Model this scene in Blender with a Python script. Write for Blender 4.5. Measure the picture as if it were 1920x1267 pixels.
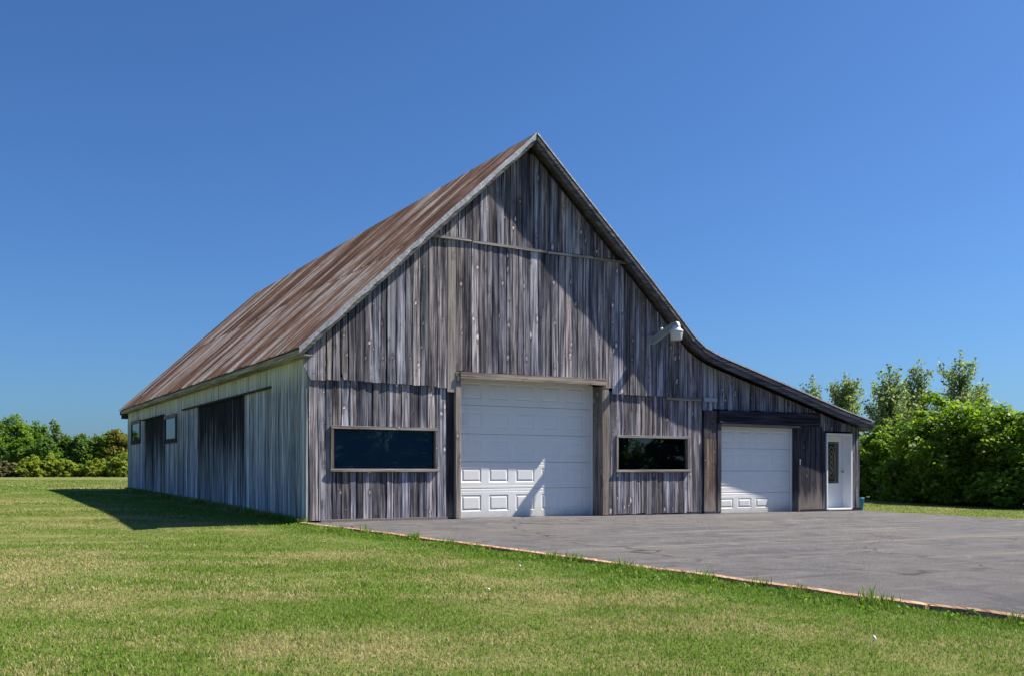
import bpy, bmesh, math, random
import numpy as np
from mathutils import Vector, Matrix, Euler

random.seed(7)
rng = np.random.default_rng(7)
for o in list(bpy.data.objects):
    bpy.data.objects.remove(o)
S = bpy.context.scene
COL = S.collection

# ------------------------------------------------------------------ camera
cam_d = bpy.data.cameras.new('camera')
cam_d.sensor_width = 36.0
cam_d.lens = 1795.0 / 1920.0 * 36.0
cam_d.shift_y = (882.0 - 633.5) / 1920.0
cam_d.clip_end = 3000.0
cam = bpy.data.objects.new('camera', cam_d)
COL.objects.link(cam)
cam.location = (0, 0, 1.0)
cam.rotation_euler = (math.radians(90), 0, 0)
S.camera = cam

# ------------------------------------------------------------------ sky, sun, exposure
SUN_DIR = Vector((0.845, 0.192, 1.0)).normalized()
SUN_EL = math.asin(SUN_DIR.z)
SUN_AZ = math.atan2(SUN_DIR.x, SUN_DIR.y)          # clockwise from +Y
W = bpy.data.worlds.new('World')
S.world = W
W.use_nodes = True
wn = W.node_tree
wn.nodes.clear()
w_out = wn.nodes.new('ShaderNodeOutputWorld')
w_bg = wn.nodes.new('ShaderNodeBackground')
sky = wn.nodes.new('ShaderNodeTexSky')
sky.sky_type = 'NISHITA'
sky.sun_disc = False
sky.sun_elevation = SUN_EL
sky.sun_rotation = SUN_AZ
sky.altitude = 0
sky.air_density = 1.0
sky.dust_density = 1.0
sky.ozone_density = 2.5
w_bg.inputs['Strength'].default_value = 0.068
w_tint = wn.nodes.new('ShaderNodeMix')
w_tint.data_type = 'RGBA'
w_tint.blend_type = 'MULTIPLY'
w_tint.inputs[0].default_value = 1.0
w_tint.inputs[7].default_value = (0.38, 0.635, 0.98, 1.0)      # deep blue of a clear dry day
wn.links.new(sky.outputs[0], w_tint.inputs[6])
wn.links.new(w_tint.outputs[2], w_bg.inputs[0])
wn.links.new(w_bg.outputs[0], w_out.inputs[0])

sun_d = bpy.data.lights.new('sun', 'SUN')
sun_d.energy = 5.0
sun_d.angle = math.radians(0.53)
sun_d.color = (1.0, 0.93, 0.80)
sun = bpy.data.objects.new('sun', sun_d)
COL.objects.link(sun)
sun.rotation_euler = SUN_DIR.to_track_quat('Z', 'Y').to_euler()

S.view_settings.view_transform = 'Standard'
S.view_settings.look = 'None'
S.view_settings.exposure = 0.92
S.view_settings.gamma = 1.0
S.view_settings.use_curve_mapping = False

# ------------------------------------------------------------------ placement of the barn
TH = math.radians(30.56)
C0 = np.array([-3.8494, 18.0882])                 # near left corner of the barn
UD = np.array([math.cos(TH), math.sin(TH)])       # along the gable front
ND = np.array([-UD[1], UD[0]])                    # into the barn


def w2(u, n):
    p = C0 + UD * u + ND * n
    return float(p[0]), float(p[1])


def clipsmooth(v, lo, hi, k):
    v = np.asarray(v, dtype=float)
    a = lo + k * np.logaddexp(0, (v - lo) / k)      # soft max(v, lo)
    return hi - k * np.logaddexp(0, (hi - a) / k)   # soft min(., hi)


def ground_z(x, y):
    x = np.asarray(x, dtype=float)
    y = np.asarray(y, dtype=float)
    xc = clipsmooth(x, -20, 32, 1.5)
    yc = clipsmooth(y, -12, 33, 1.5)
    g = -0.01295 * (xc + 3.85) + 0.00918 * (yc - 18.09)
    g = g - 0.10 * np.exp(-(((x + 7.6) / 3.0) ** 2 + ((y - 15.8) / 3.2) ** 2))
    return g


# ------------------------------------------------------------------ helpers
def link(o, parent=None):
    COL.objects.link(o)
    if parent is not None:
        o.parent = parent
    return o


def mesh_obj(name, verts, faces, mat, parent=None, smooth=False):
    me = bpy.data.meshes.new(name)
    me.from_pydata([tuple(v) for v in verts], [], faces)
    me.update()
    if mat:
        me.materials.append(mat)
    if smooth:
        me.polygons.foreach_set('use_smooth', [True] * len(me.polygons))
    return link(bpy.data.objects.new(name, me), parent)


def bm_obj(name, bm, mat, parent=None, smooth=False):
    bmesh.ops.recalc_face_normals(bm, faces=bm.faces[:])
    me = bpy.data.meshes.new(name)
    bm.to_mesh(me)
    bm.free()
    if mat:
        me.materials.append(mat)
    if smooth:
        me.polygons.foreach_set('use_smooth', [True] * len(me.polygons))
    return link(bpy.data.objects.new(name, me), parent)


def empty(name, loc=(0, 0, 0), rz=0.0, parent=None):
    o = bpy.data.objects.new(name, None)
    o.empty_display_size = 0.2
    o.location = loc
    o.rotation_euler = (0, 0, rz)
    return link(o, parent)


def tag(o, label=None, cat=None, group=None, kind=None):
    if label:
        o['label'] = label
    if cat:
        o['category'] = cat
    if group:
        o['group'] = group
    if kind:
        o['kind'] = kind
    return o


BOXF = [(0, 1, 3, 2), (4, 6, 7, 5), (0, 4, 5, 1), (2, 3, 7, 6), (0, 2, 6, 4), (1, 5, 7, 3)]


def box(name, x0, x1, y0, y1, z0, z1, mat, parent=None, bevel=0.0, jit=0.0):
    bm = bmesh.new()
    vs = []
    for x in (x0, x1):
        for y in (y0, y1):
            for z in (z0, z1):
                vs.append(bm.verts.new((x + random.uniform(-jit, jit), y, z + random.uniform(-jit, jit))))
    for f in BOXF:
        bm.faces.new([vs[i] for i in f])
    if bevel > 0:
        bmesh.ops.bevel(bm, geom=bm.edges[:], offset=bevel, segments=1, affect='EDGES')
    return bm_obj(name, bm, mat, parent)


def bm_tube(bm, pts, rads, seg=7):
    rings = []
    n = len(pts)
    for i, p in enumerate(pts):
        p = Vector(p)
        a = Vector(pts[max(i - 1, 0)])
        b = Vector(pts[min(i + 1, n - 1)])
        d = (b - a)
        if d.length < 1e-6:
            d = Vector((0, 0, 1))
        d.normalize()
        s = d.cross(Vector((0.31, 0.17, 0.93)))
        if s.length < 1e-3:
            s = d.cross(Vector((1, 0, 0)))
        s.normalize()
        t = d.cross(s)
        rings.append([bm.verts.new(p + (s * math.cos(2 * math.pi * k / seg) + t * math.sin(2 * math.pi * k / seg)) * rads[i]) for k in range(seg)])
    for i in range(n - 1):
        for k in range(seg):
            bm.faces.new((rings[i][k], rings[i][(k + 1) % seg], rings[i + 1][(k + 1) % seg], rings[i + 1][k]))
    bm.faces.new(rings[0][::-1])
    bm.faces.new(rings[-1])


def lathe(bm, cx, cy, prof, seg=20):
    rings = []
    for r, z in prof:
        rings.append([bm.verts.new((cx + r * math.cos(2 * math.pi * k / seg), cy + r * math.sin(2 * math.pi * k / seg), z)) for k in range(seg)])
    for i in range(len(prof) - 1):
        for k in range(seg):
            bm.faces.new((rings[i][k], rings[i][(k + 1) % seg], rings[i + 1][(k + 1) % seg], rings[i + 1][k]))
    bm.faces.new(rings[0][::-1])
    bm.faces.new(rings[-1])


# ------------------------------------------------------------------ materials
class NT:
    def __init__(self, name):
        self.m = bpy.data.materials.new(name)
        self.m.use_nodes = True
        self.t = self.m.node_tree
        self.t.nodes.clear()
        self.out = self.n('ShaderNodeOutputMaterial')

    def n(self, typ, **kw):
        nd = self.t.nodes.new(typ)
        for k, v in kw.items():
            setattr(nd, k, v)
        return nd

    def l(self, a, b):
        self.t.links.new(a, b)

    def setin(self, node, key, val):
        if hasattr(val, 'is_output'):
            self.l(val, node.inputs[key])
        else:
            node.inputs[key].default_value = val

    def math(self, op, a, b=None, clamp=False):
        nd = self.n('ShaderNodeMath', operation=op)
        nd.use_clamp = clamp
        self.setin(nd, 0, a)
        if b is not None:
            self.setin(nd, 1, b)
        return nd.outputs[0]

    def mix(self, fac, a, b, blend='MIX'):
        nd = self.n('ShaderNodeMix', data_type='RGBA', blend_type=blend)
        self.setin(nd, 0, fac)
        for idx, v in ((6, a), (7, b)):
            if hasattr(v, 'is_output'):
                self.l(v, nd.inputs[idx])
            else:
                nd.inputs[idx].default_value = (v[0], v[1], v[2], 1.0)
        return nd.outputs[2]

    def vmap(self, vec, scale=(1, 1, 1), loc=(0, 0, 0)):
        nd = self.n('ShaderNodeMapping')
        self.l(vec, nd.inputs[0])
        nd.inputs['Scale'].default_value = scale
        nd.inputs['Location'].default_value = loc
        return nd.outputs[0]

    def noise(self, vec, scale=1.0, detail=4.0, rough=0.55, dist=0.0):
        nd = self.n('ShaderNodeTexNoise')
        self.l(vec, nd.inputs['Vector'])
        nd.inputs['Scale'].default_value = scale
        nd.inputs['Detail'].default_value = detail
        nd.inputs['Roughness'].default_value = rough
        nd.inputs['Distortion'].default_value = dist
        return nd.outputs[0]

    def ramp(self, fac, stops):
        nd = self.n('ShaderNodeValToRGB')
        self.l(fac, nd.inputs[0])
        el = nd.color_ramp.elements
        while len(el) < len(stops):
            el.new(0.5)
        for e, (p, c) in zip(el, stops):
            e.position = p
            e.color = (c[0], c[1], c[2], 1.0) if not isinstance(c, (int, float)) else (c, c, c, 1.0)
        return nd.outputs[0]

    def rng(self, v, a, b, c=0.0, d=1.0):
        nd = self.n('ShaderNodeMapRange')
        self.setin(nd, 0, v)
        nd.inputs[1].default_value = a
        nd.inputs[2].default_value = b
        nd.inputs[3].default_value = c
        nd.inputs[4].default_value = d
        return nd.outputs[0]

    def bump(self, h, strength=0.5, dist=0.01):
        nd = self.n('ShaderNodeBump')
        nd.inputs['Strength'].default_value = strength
        nd.inputs['Distance'].default_value = dist
        self.l(h, nd.inputs['Height'])
        return nd.outputs[0]

    def bsdf(self, color, rough=0.8, metal=0.0, normal=None, spec=0.5, **kw):
        nd = self.n('ShaderNodeBsdfPrincipled')
        self.setin(nd, 'Base Color', color if hasattr(color, 'is_output') else (color[0], color[1], color[2], 1.0))
        self.setin(nd, 'Roughness', rough)
        self.setin(nd, 'Metallic', metal)
        self.setin(nd, 'Specular IOR Level', spec)
        if normal is not None:
            self.l(normal, nd.inputs['Normal'])
        for k, v in kw.items():
            self.setin(nd, k, v)
        self.l(nd.outputs[0], self.out.inputs[0])
        return nd


def simple_mat(name, col, rough=0.6, metal=0.0, spec=0.5, var=0.12, scale=12.0):
    t = NT(name)
    tc = t.n('ShaderNodeTexCoord')
    nz = t.noise(tc.outputs['Object'], scale, 5)
    c = t.mix(nz, [v * (1 - var) for v in col], [min(1, v * (1 + var)) for v in col])
    t.bsdf(c, rough, metal, spec=spec)
    return t.m


def wood_mat(name, dark, mid, light, tone=(0.62, 1.25), warm=(1.10, 1.0, 0.90), axis=2, knots=True, cream_top=None, mould=None, wear_low=None, stain=None, streaks=0.0):
    """weathered board: long grain along one axis, knots, a tone of its own for each board"""
    t = NT(name)
    tc = t.n('ShaderNodeTexCoord')
    oi = t.n('ShaderNodeObjectInfo')
    off = t.math('MULTIPLY', oi.outputs['Random'], 61.0)
    vm = t.n('ShaderNodeVectorMath', operation='ADD')
    t.l(tc.outputs['Object'], vm.inputs[0])
    cb = t.n('ShaderNodeCombineXYZ')
    for i in range(3):
        t.l(off, cb.inputs[i])
    t.l(cb.outputs[0], vm.inputs[1])
    P = vm.outputs[0]

    def sc(a, l):
        v = [a, a, a]
        v[axis] = l
        return tuple(v)
    g1 = t.noise(t.vmap(P, sc(22, 0.55)), 1.0, 6, 0.65, 0.6)
    g2 = t.noise(t.vmap(P, sc(95, 1.6)), 1.0, 4, 0.6, 0.2)
    g3 = t.noise(t.vmap(P, sc(5, 0.9)), 1.0, 3, 0.5, 0.3)
    gs = t.math('ADD', t.math('MULTIPLY', g1, 0.6), t.math('ADD', t.math('MULTIPLY', g2, 0.28), t.math('MULTIPLY', g3, 0.22)))
    col = t.ramp(gs, [(0.42, dark), (0.535, mid), (0.65, light)])
    # dark cracks
    cr = t.noise(t.vmap(P, sc(60, 0.45)), 1.0, 3, 0.5, 0.8)
    crk = t.ramp(cr, [(0.33, 1.0), (0.40, 0.0)])
    col = t.mix(t.math('MULTIPLY', crk, 0.75), col, [c * 0.35 for c in dark])
    if streaks > 0:
        # long dark runs of weathering and a few tan ones
        r1 = t.ramp(t.noise(t.vmap(P, sc(13, 0.16)), 1.0, 5, 0.7, 0.5), [(0.34, 1.0), (0.50, 0.0)])
        col = t.mix(t.math('MULTIPLY', r1, streaks), col, [c * 0.7 for c in dark])
        r2_ = t.ramp(t.noise(t.vmap(P, sc(10, 0.3)), 1.0, 4, 0.6, 0.4), [(0.57, 0.0), (0.70, 1.0)])
        col = t.mix(t.math('MULTIPLY', r2_, streaks * 0.4), col, (light[0] * 0.62, light[1] * 0.52, light[2] * 0.42))
    if knots:
        vo = t.n('ShaderNodeTexVoronoi', feature='F1')
        vo.inputs['Scale'].default_value = 1.0
        wob = t.noise(P, 14.0, 4, 0.7)
        wv = t.n('ShaderNodeVectorMath', operation='SCALE')
        t.l(t.vmap(P, sc(7.0, 3.4)), wv.inputs[0])
        wv.inputs['Scale'].default_value = 1.0
        ad = t.n('ShaderNodeVectorMath', operation='ADD')
        t.l(wv.outputs[0], ad.inputs[0])
        cw = t.n('ShaderNodeCombineXYZ')
        ws = t.math('MULTIPLY', t.math('SUBTRACT', wob, 0.5), 0.9)
        for i in range(3):
            t.l(ws, cw.inputs[i])
        t.l(cw.outputs[0], ad.inputs[1])
        t.l(ad.outputs[0], vo.inputs['Vector'])
        d = vo.outputs['Distance']
        sel = t.n('ShaderNodeSeparateColor')
        t.l(vo.outputs['Color'], sel.inputs[0])
        some = t.math('GREATER_THAN', sel.outputs[0], 0.42)
        d = t.math('DIVIDE', d, t.math('ADD', t.math('MULTIPLY', t.math('POWER', sel.outputs[1], 2.0), 1.5), 0.35))
        halo = t.math('MULTIPLY', t.ramp(d, [(0.16, 1.0), (0.34, 0.0)]), some)
        core = t.math('MULTIPLY', t.ramp(d, [(0.08, 1.0), (0.17, 0.0)]), some)
        col = t.mix(t.math('MULTIPLY', halo, 0.55), col, [c * 0.6 for c in dark])
        col = t.mix(t.math('MULTIPLY', core, 0.85), col, [min(1, c * 1.35 * w) for c, w in zip(light, (1.08, 1.0, 0.9))])
    # a tone for each board
    wn_ = t.n('ShaderNodeTexWhiteNoise', noise_dimensions='1D')
    t.l(t.math('MULTIPLY', oi.outputs['Random'], 917.0), wn_.inputs['W'])
    tone_v = t.rng(oi.outputs['Random'], 0, 1, tone[0], tone[1])
    tint = t.mix(wn_.outputs['Value'], (0.95, 0.98, 1.05), warm)
    col = t.mix(1.0, col, tint, 'MULTIPLY')
    cb2 = t.n('ShaderNodeCombineColor')
    for i in range(3):
        t.l(tone_v, cb2.inputs[i])
    col = t.mix(1.0, col, cb2.outputs[0], 'MULTIPLY')
    sx = t.n('ShaderNodeSeparateXYZ')
    t.l(tc.outputs['Object'], sx.inputs[0])
    if stain:
        # water stain running down from the given height
        z1, z0, sc_col = stain
        wob = t.noise(t.vmap(P, sc(9, 0.35)), 1.0, 4, 0.6)
        zz = t.math('ADD', sx.outputs[2], t.math('MULTIPLY', t.math('SUBTRACT', wob, 0.5), 6.0))
        m = t.rng(zz, z0, z1, 0.0, 1.0)
        col = t.mix(t.math('MULTIPLY', m, 0.95), col, sc_col)
    if cream_top:
        z0, z1, cc = cream_top
        wob = t.noise(t.vmap(P, sc(11, 0.5)), 1.0, 4, 0.65)
        zz = t.math('ADD', sx.outputs[2], t.math('MULTIPLY', t.math('SUBTRACT', wob, 0.5), 0.9))
        m = t.rng(zz, z0, z1, 0.0, 1.0)
        pale = t.mix(0.35, t.mix(g1, [c * 0.6 for c in cc], [min(1, c * 1.25) for c in cc]), col)
        col = t.mix(t.math('MULTIPLY', m, 0.9), col, pale)
    if wear_low:
        z0, z1, cc = wear_low
        wob = t.noise(t.vmap(P, sc(8, 1.2)), 1.0, 5, 0.65)
        zz = t.math('ADD', sx.outputs[2], t.math('MULTIPLY', t.math('SUBTRACT', wob, 0.5), -1.1))
        m = t.rng(zz, z0, z1, 1.0, 0.0)
        col = t.mix(t.math('MULTIPLY', m, 0.8), col, cc)
    hgt = t.math('ADD', t.math('MULTIPLY', g1, 0.7), t.math('ADD', t.math('MULTIPLY', g2, 0.5), t.math('MULTIPLY', crk, -0.5)))
    t.bsdf(col, 0.95, normal=t.bump(hgt, 0.75, 0.014), spec=0.04)
    return t.m


M = {}
M['wood'] = wood_mat('weathered_wood', (0.022, 0.022, 0.032), (0.142, 0.140, 0.172), (0.50, 0.48, 0.52), tone=(0.55, 1.45), streaks=0.55)
M['wood_lean'] = wood_mat('weathered_wood_shade_blue', (0.022, 0.026, 0.042), (0.115, 0.125, 0.175), (0.44, 0.46, 0.54), streaks=0.5, cream_top=(2.9, 3.5, (0.36, 0.35, 0.33)))  # bluer copy for the lean-to, blue of its shade put into the colour
M['wood_trim'] = wood_mat('grey_trim_wood', (0.07, 0.065, 0.065), (0.20, 0.185, 0.18), (0.36, 0.33, 0.31), tone=(0.85, 1.15))
M['wood_trim_h'] = wood_mat('grey_trim_wood_flat', (0.09, 0.08, 0.078), (0.25, 0.23, 0.22), (0.42, 0.39, 0.36), tone=(0.9, 1.15), axis=0)
M['wood_dark'] = wood_mat('dark_shade_blue_wood', (0.018, 0.018, 0.028), (0.05, 0.048, 0.062), (0.12, 0.11, 0.115), tone=(0.85, 1.15), wear_low=(0.15, 0.55, (0.24, 0.21, 0.19)))  # dark wood with the blue of shade mixed into its colour
M['wood_dark_h'] = wood_mat('dark_shade_blue_beam', (0.015, 0.016, 0.028), (0.035, 0.037, 0.06), (0.09, 0.09, 0.115), axis=0, knots=False)  # navy cast of this dark wood is shade painted into it
M['wood_brown'] = wood_mat('brown_post_wood', (0.030, 0.024, 0.024), (0.10, 0.08, 0.075), (0.27, 0.23, 0.22), tone=(0.9, 1.1), wear_low=(0.15, 0.6, (0.25, 0.22, 0.20)))
M['wood_side'] = wood_mat('bleached_side_wood', (0.06, 0.062, 0.072), (0.40, 0.41, 0.44), (0.84, 0.84, 0.86), streaks=0.8, tone=(0.62, 1.2), warm=(1.03, 1.0, 0.95), knots=False, cream_top=(2.55, 2.95, (0.92, 0.85, 0.62)))
M['wood_side_stain'] = wood_mat('stained_side_wood', (0.03, 0.03, 0.036), (0.30, 0.305, 0.33), (0.80, 0.80, 0.82), streaks=0.8, tone=(0.6, 1.2), warm=(1.03, 1.0, 0.95), knots=False, stain=(1.9, 0.5, (0.016, 0.015, 0.018)))
M['wood_fascia'] = wood_mat('eave_fascia_wood', (0.12, 0.12, 0.11), (0.31, 0.30, 0.26), (0.52, 0.51, 0.44), tone=(0.9, 1.1), axis=1, knots=False)
M['wood_rake'] = wood_mat('rake_board_wood', (0.04, 0.04, 0.046), (0.10, 0.10, 0.108), (0.19, 0.185, 0.19), tone=(0.9, 1.1), axis=0, knots=False)
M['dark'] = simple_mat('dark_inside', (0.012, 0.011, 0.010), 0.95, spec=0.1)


def white_door_mat():
    t = NT('white_door_paint')
    tc = t.n('ShaderNodeTexCoord')
    O = tc.outputs['Object']
    nz = t.noise(O, 2.2, 6, 0.6)
    st = t.noise(t.vmap(O, (9, 9, 0.8)), 1.0, 4, 0.6)
    c = t.mix(nz, (0.72, 0.73, 0.74), (0.80, 0.80, 0.79))
    c = t.mix(t.ramp(st, [(0.55, 0.0), (0.8, 0.25)]), c, (0.52, 0.51, 0.48))
    sx = t.n('ShaderNodeSeparateXYZ')
    t.l(O, sx.inputs[0])
    low = t.math('ADD', sx.outputs[2], t.math('MULTIPLY', t.noise(O, 6, 4), 0.35))
    c = t.mix(t.rng(low, 0.05, 0.42, 0.7, 0.0), c, (0.36, 0.33, 0.29))
    gr = t.noise(t.vmap(O, (3, 3, 70)), 1.0, 3)
    t.bsdf(c, 0.42, normal=t.bump(gr, 0.12, 0.004), spec=0.45)
    return t.m


M['white_door'] = white_door_mat()
M['white_trim'] = simple_mat('white_trim_paint', (0.76, 0.77, 0.78), 0.45, var=0.06, scale=5)
M['glass'] = None


def glass_mat(name, ior, tint):
    t = NT(name)
    gl = t.n('ShaderNodeBsdfGlossy')
    gl.inputs['Roughness'].default_value = 0.015
    tr = t.n('ShaderNodeBsdfTransparent')
    tr.inputs[0].default_value = (*tint, 1)
    fr = t.n('ShaderNodeFresnel')
    fr.inputs['IOR'].default_value = ior
    tc = t.n('ShaderNodeTexCoord')
    b = t.bump(t.noise(tc.outputs['Object'], 1.3, 2), 0.04, 0.02)
    t.l(b, gl.inputs['Normal'])
    mx = t.n('ShaderNodeMixShader')
    t.l(fr.outputs[0], mx.inputs[0])
    t.l(tr.outputs[0], mx.inputs[1])
    t.l(gl.outputs[0], mx.inputs[2])
    t.l(mx.outputs[0], t.out.inputs[0])
    return t.m


M['glass'] = glass_mat('window_glass', 1.42, (0.75, 0.85, 0.9))
M['glass_side'] = glass_mat('old_side_glass', 2.6, (0.5, 0.55, 0.6))
M['blind'] = simple_mat('shade_blue_blind', (0.10, 0.17, 0.26), 0.6, var=0.1)  # pale slats painted dark blue for the shade behind the glass
M['came'] = simple_mat('brass_came', (0.45, 0.40, 0.28), 0.35, 0.8)
M['door_glass_back'] = simple_mat('textured_door_glass', (0.035, 0.04, 0.032), 0.25, var=0.5, scale=18)


def roof_mat(name, base=0.0):
    t = NT(name)
    tc = t.n('ShaderNodeTexCoord')
    oi = t.n('ShaderNodeObjectInfo')
    O = tc.outputs['Object']
    off = t.math('MULTIPLY', oi.outputs['Random'], 43.0)
    cb = t.n('ShaderNodeCombineXYZ')
    t.l(off, cb.inputs[0])
    t.l(off, cb.inputs[1])
    ad = t.n('ShaderNodeVectorMath', operation='ADD')
    t.l(O, ad.inputs[0])
    t.l(cb.outputs[0], ad.inputs[1])
    P = ad.outputs[0]
    s1 = t.noise(t.vmap(P, (17, 0.30, 1)), 1.0, 6, 0.65, 0.4)
    s2 = t.noise(t.vmap(P, (45, 1.8, 1)), 1.0, 4, 0.6)
    s3 = t.noise(t.vmap(P, (1.2, 0.5, 1)), 1.0, 4, 0.6)
    s4 = t.noise(t.vmap(P, (30, 9, 1)), 1.0, 5, 0.7)
    v = t.math('ADD', t.math('MULTIPLY', s1, 0.5), t.math('ADD', t.math('MULTIPLY', s2, 0.2), t.math('MULTIPLY', s3, 0.3)))
    v = t.math('ADD', v, t.rng(oi.outputs['Random'], 0, 1, -0.06 + base, 0.06 + base))
    c = t.ramp(v, [(0.41, (0.060, 0.027, 0.019)), (0.48, (0.175, 0.085, 0.052)), (0.535, (0.27, 0.20, 0.165)), (0.61, (0.52, 0.48, 0.46))])
    c = t.mix(t.ramp(s4, [(0.52, 0.0), (0.68, 0.55)]), c, (0.10, 0.048, 0.030))
    rough = t.rng(v, 0.4, 0.65, 0.85, 0.5)
    met = t.rng(v, 0.52, 0.66, 0.0, 0.35)
    t.bsdf(c, rough, met, normal=t.bump(s4, 0.25, 0.004), spec=0.3)
    return t.m


M['roof'] = roof_mat('rusty_roof_sheet')
M['roof_new'] = simple_mat('bright_roof_sheet', (0.62, 0.63, 0.66), 0.45, 0.25, var=0.12, scale=5)


def galv_mat():
    t = NT('galvanised_trim')
    tc = t.n('ShaderNodeTexCoord')
    n1 = t.noise(tc.outputs['Object'], 5, 6, 0.7)
    n2 = t.noise(tc.outputs['Object'], 22, 4, 0.6)
    c = t.mix(n1, (0.26, 0.26, 0.27), (0.58, 0.58, 0.59))
    c = t.mix(t.ramp(n2, [(0.56, 0.0), (0.66, 0.8)]), c, (0.16, 0.11, 0.085))
    t.bsdf(c, 0.5, 0.35, normal=t.bump(n1, 0.6, 0.03))
    return t.m


M['galv'] = galv_mat()
M['lamp_metal'] = simple_mat('lamp_grey_metal', (0.27, 0.31, 0.34), 0.5, 0.0)
M['lamp_white'] = simple_mat('lamp_white_metal', (0.74, 0.75, 0.76), 0.4)
M['blue_plastic'] = simple_mat('blue_plastic', (0.02, 0.22, 0.52), 0.4)


def lens_mat():
    t = NT('lamp_lens')
    tc = t.n('ShaderNodeTexCoord')
    w = t.n('ShaderNodeTexWave')
    w.inputs['Scale'].default_value = 18
    t.l(tc.outputs['Object'], w.inputs[0])
    t.bsdf((0.72, 0.74, 0.76), 0.25, normal=t.bump(w.outputs[1], 0.3, 0.005), **{'Transmission Weight': 0.25})
    return t.m


M['lens'] = lens_mat()


# ---- ground
KERB_A = w2(-0.12, -0.10)
KERB_B = w2(1.49, -13.05)
KDIR = np.array([KERB_B[0] - KERB_A[0], KERB_B[1] - KERB_A[1]])
KDIR /= np.linalg.norm(KDIR)
KNRM = np.array([KDIR[1], -KDIR[0]])
if KNRM[0] > 0:
    KNRM = -KNRM                                   # points to the lawn (left, towards the camera)


def grass_nodes(t):
    """patches of green and of dry straw, by place; returns dryness 0..1 and lushness 0..1"""
    ge = t.n('ShaderNodeNewGeometry')
    P = ge.outputs['Position']
    Pf = t.vmap(P, (1, 1, 0))
    a = t.noise(Pf, 0.33, 5, 0.6, 0.5)
    b = t.noise(Pf, 1.6, 4, 0.6, 0.3)
    c = t.noise(t.vmap(P, (0.5, 2.2, 0)), 0.5, 3, 0.5, 0.2)
    m6 = t.noise(Pf, 6.5, 4, 0.7, 0.4)
    v = t.math('ADD', t.math('ADD', t.math('MULTIPLY', a, 0.40), t.math('MULTIPLY', m6, 0.16)), t.math('ADD', t.math('MULTIPLY', b, 0.18), t.math('MULTIPLY', c, 0.26)))
    dry = t.rng(v, 0.47, 0.575, 0.0, 1.0)
    dt = t.n('ShaderNodeVectorMath', operation='DOT_PRODUCT')
    sb = t.n('ShaderNodeVectorMath', operation='SUBTRACT')
    t.l(P, sb.inputs[0])
    sb.inputs[1].default_value = (KERB_A[0], KERB_A[1], 0)
    t.l(sb.outputs[0], dt.inputs[0])
    dt.inputs[1].default_value = (KNRM[0], KNRM[1], 0)
    wob = t.math('ADD', dt.outputs['Value'], t.math('MULTIPLY', t.math('SUBTRACT', b, 0.5), 2.4))
    lush = t.math('MULTIPLY', t.rng(wob, 0.2, 1.7, 1.0, 0.0), t.math('GREATER_THAN', dt.outputs['Value'], -0.3))
    return P, dry, lush, b


def lawn_mat():
    t = NT('lawn_ground')
    P, dry, lush, b = grass_nodes(t)
    f = t.noise(t.vmap(P, (1, 1, 0)), 28, 5, 0.7)
    g = t.mix(f, (0.080, 0.105, 0.022), (0.165, 0.195, 0.050))
    d = t.mix(f, (0.17, 0.15, 0.062), (0.34, 0.29, 0.135))
    c = t.mix(t.math('MULTIPLY', dry, 0.72), g, d)
    c = t.mix(t.math('MULTIPLY', lush, 0.75), c, (0.075, 0.16, 0.018))
    t.bsdf(c, 0.95, normal=t.bump(f, 0.7, 0.03), spec=0.1)
    return t.m


def blade_mat():
    t = NT('grass_blade')
    P, dry, lush, b = grass_nodes(t)
    uv = t.n('ShaderNodeUVMap')
    sx = t.n('ShaderNodeSeparateXYZ')
    t.l(uv.outputs[0], sx.inputs[0])
    r = sx.outputs[0]
    h = sx.outputs[1]
    dr = t.math('MULTIPLY', dry, t.math('SUBTRACT', 1.0, lush))
    isdry = t.math('LESS_THAN', r, t.math('ADD', t.math('MULTIPLY', dr, 0.70), 0.06))
    r2 = t.math('FRACT', t.math('MULTIPLY', r, 17.3))
    g = t.mix(r2, (0.085, 0.190, 0.016), (0.25, 0.375, 0.065))
    d = t.mix(r2, (0.33, 0.275, 0.12), (0.66, 0.58, 0.31))
    c = t.mix(isdry, g, d)
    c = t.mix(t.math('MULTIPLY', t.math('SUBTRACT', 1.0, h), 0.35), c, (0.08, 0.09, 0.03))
    df = t.n('ShaderNodeBsdfDiffuse')
    tr = t.n('ShaderNodeBsdfTranslucent')
    t.l(c, df.inputs[0])
    t.l(c, tr.inputs[0])
    mx = t.n('ShaderNodeMixShader')
    mx.inputs[0].default_value = 0.35
    t.l(df.outputs[0], mx.inputs[1])
    t.l(tr.outputs[0], mx.inputs[2])
    t.l(mx.outputs[0], t.out.inputs[0])
    return t.m


M['lawn'] = lawn_mat()
M['blade'] = blade_mat()


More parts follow.
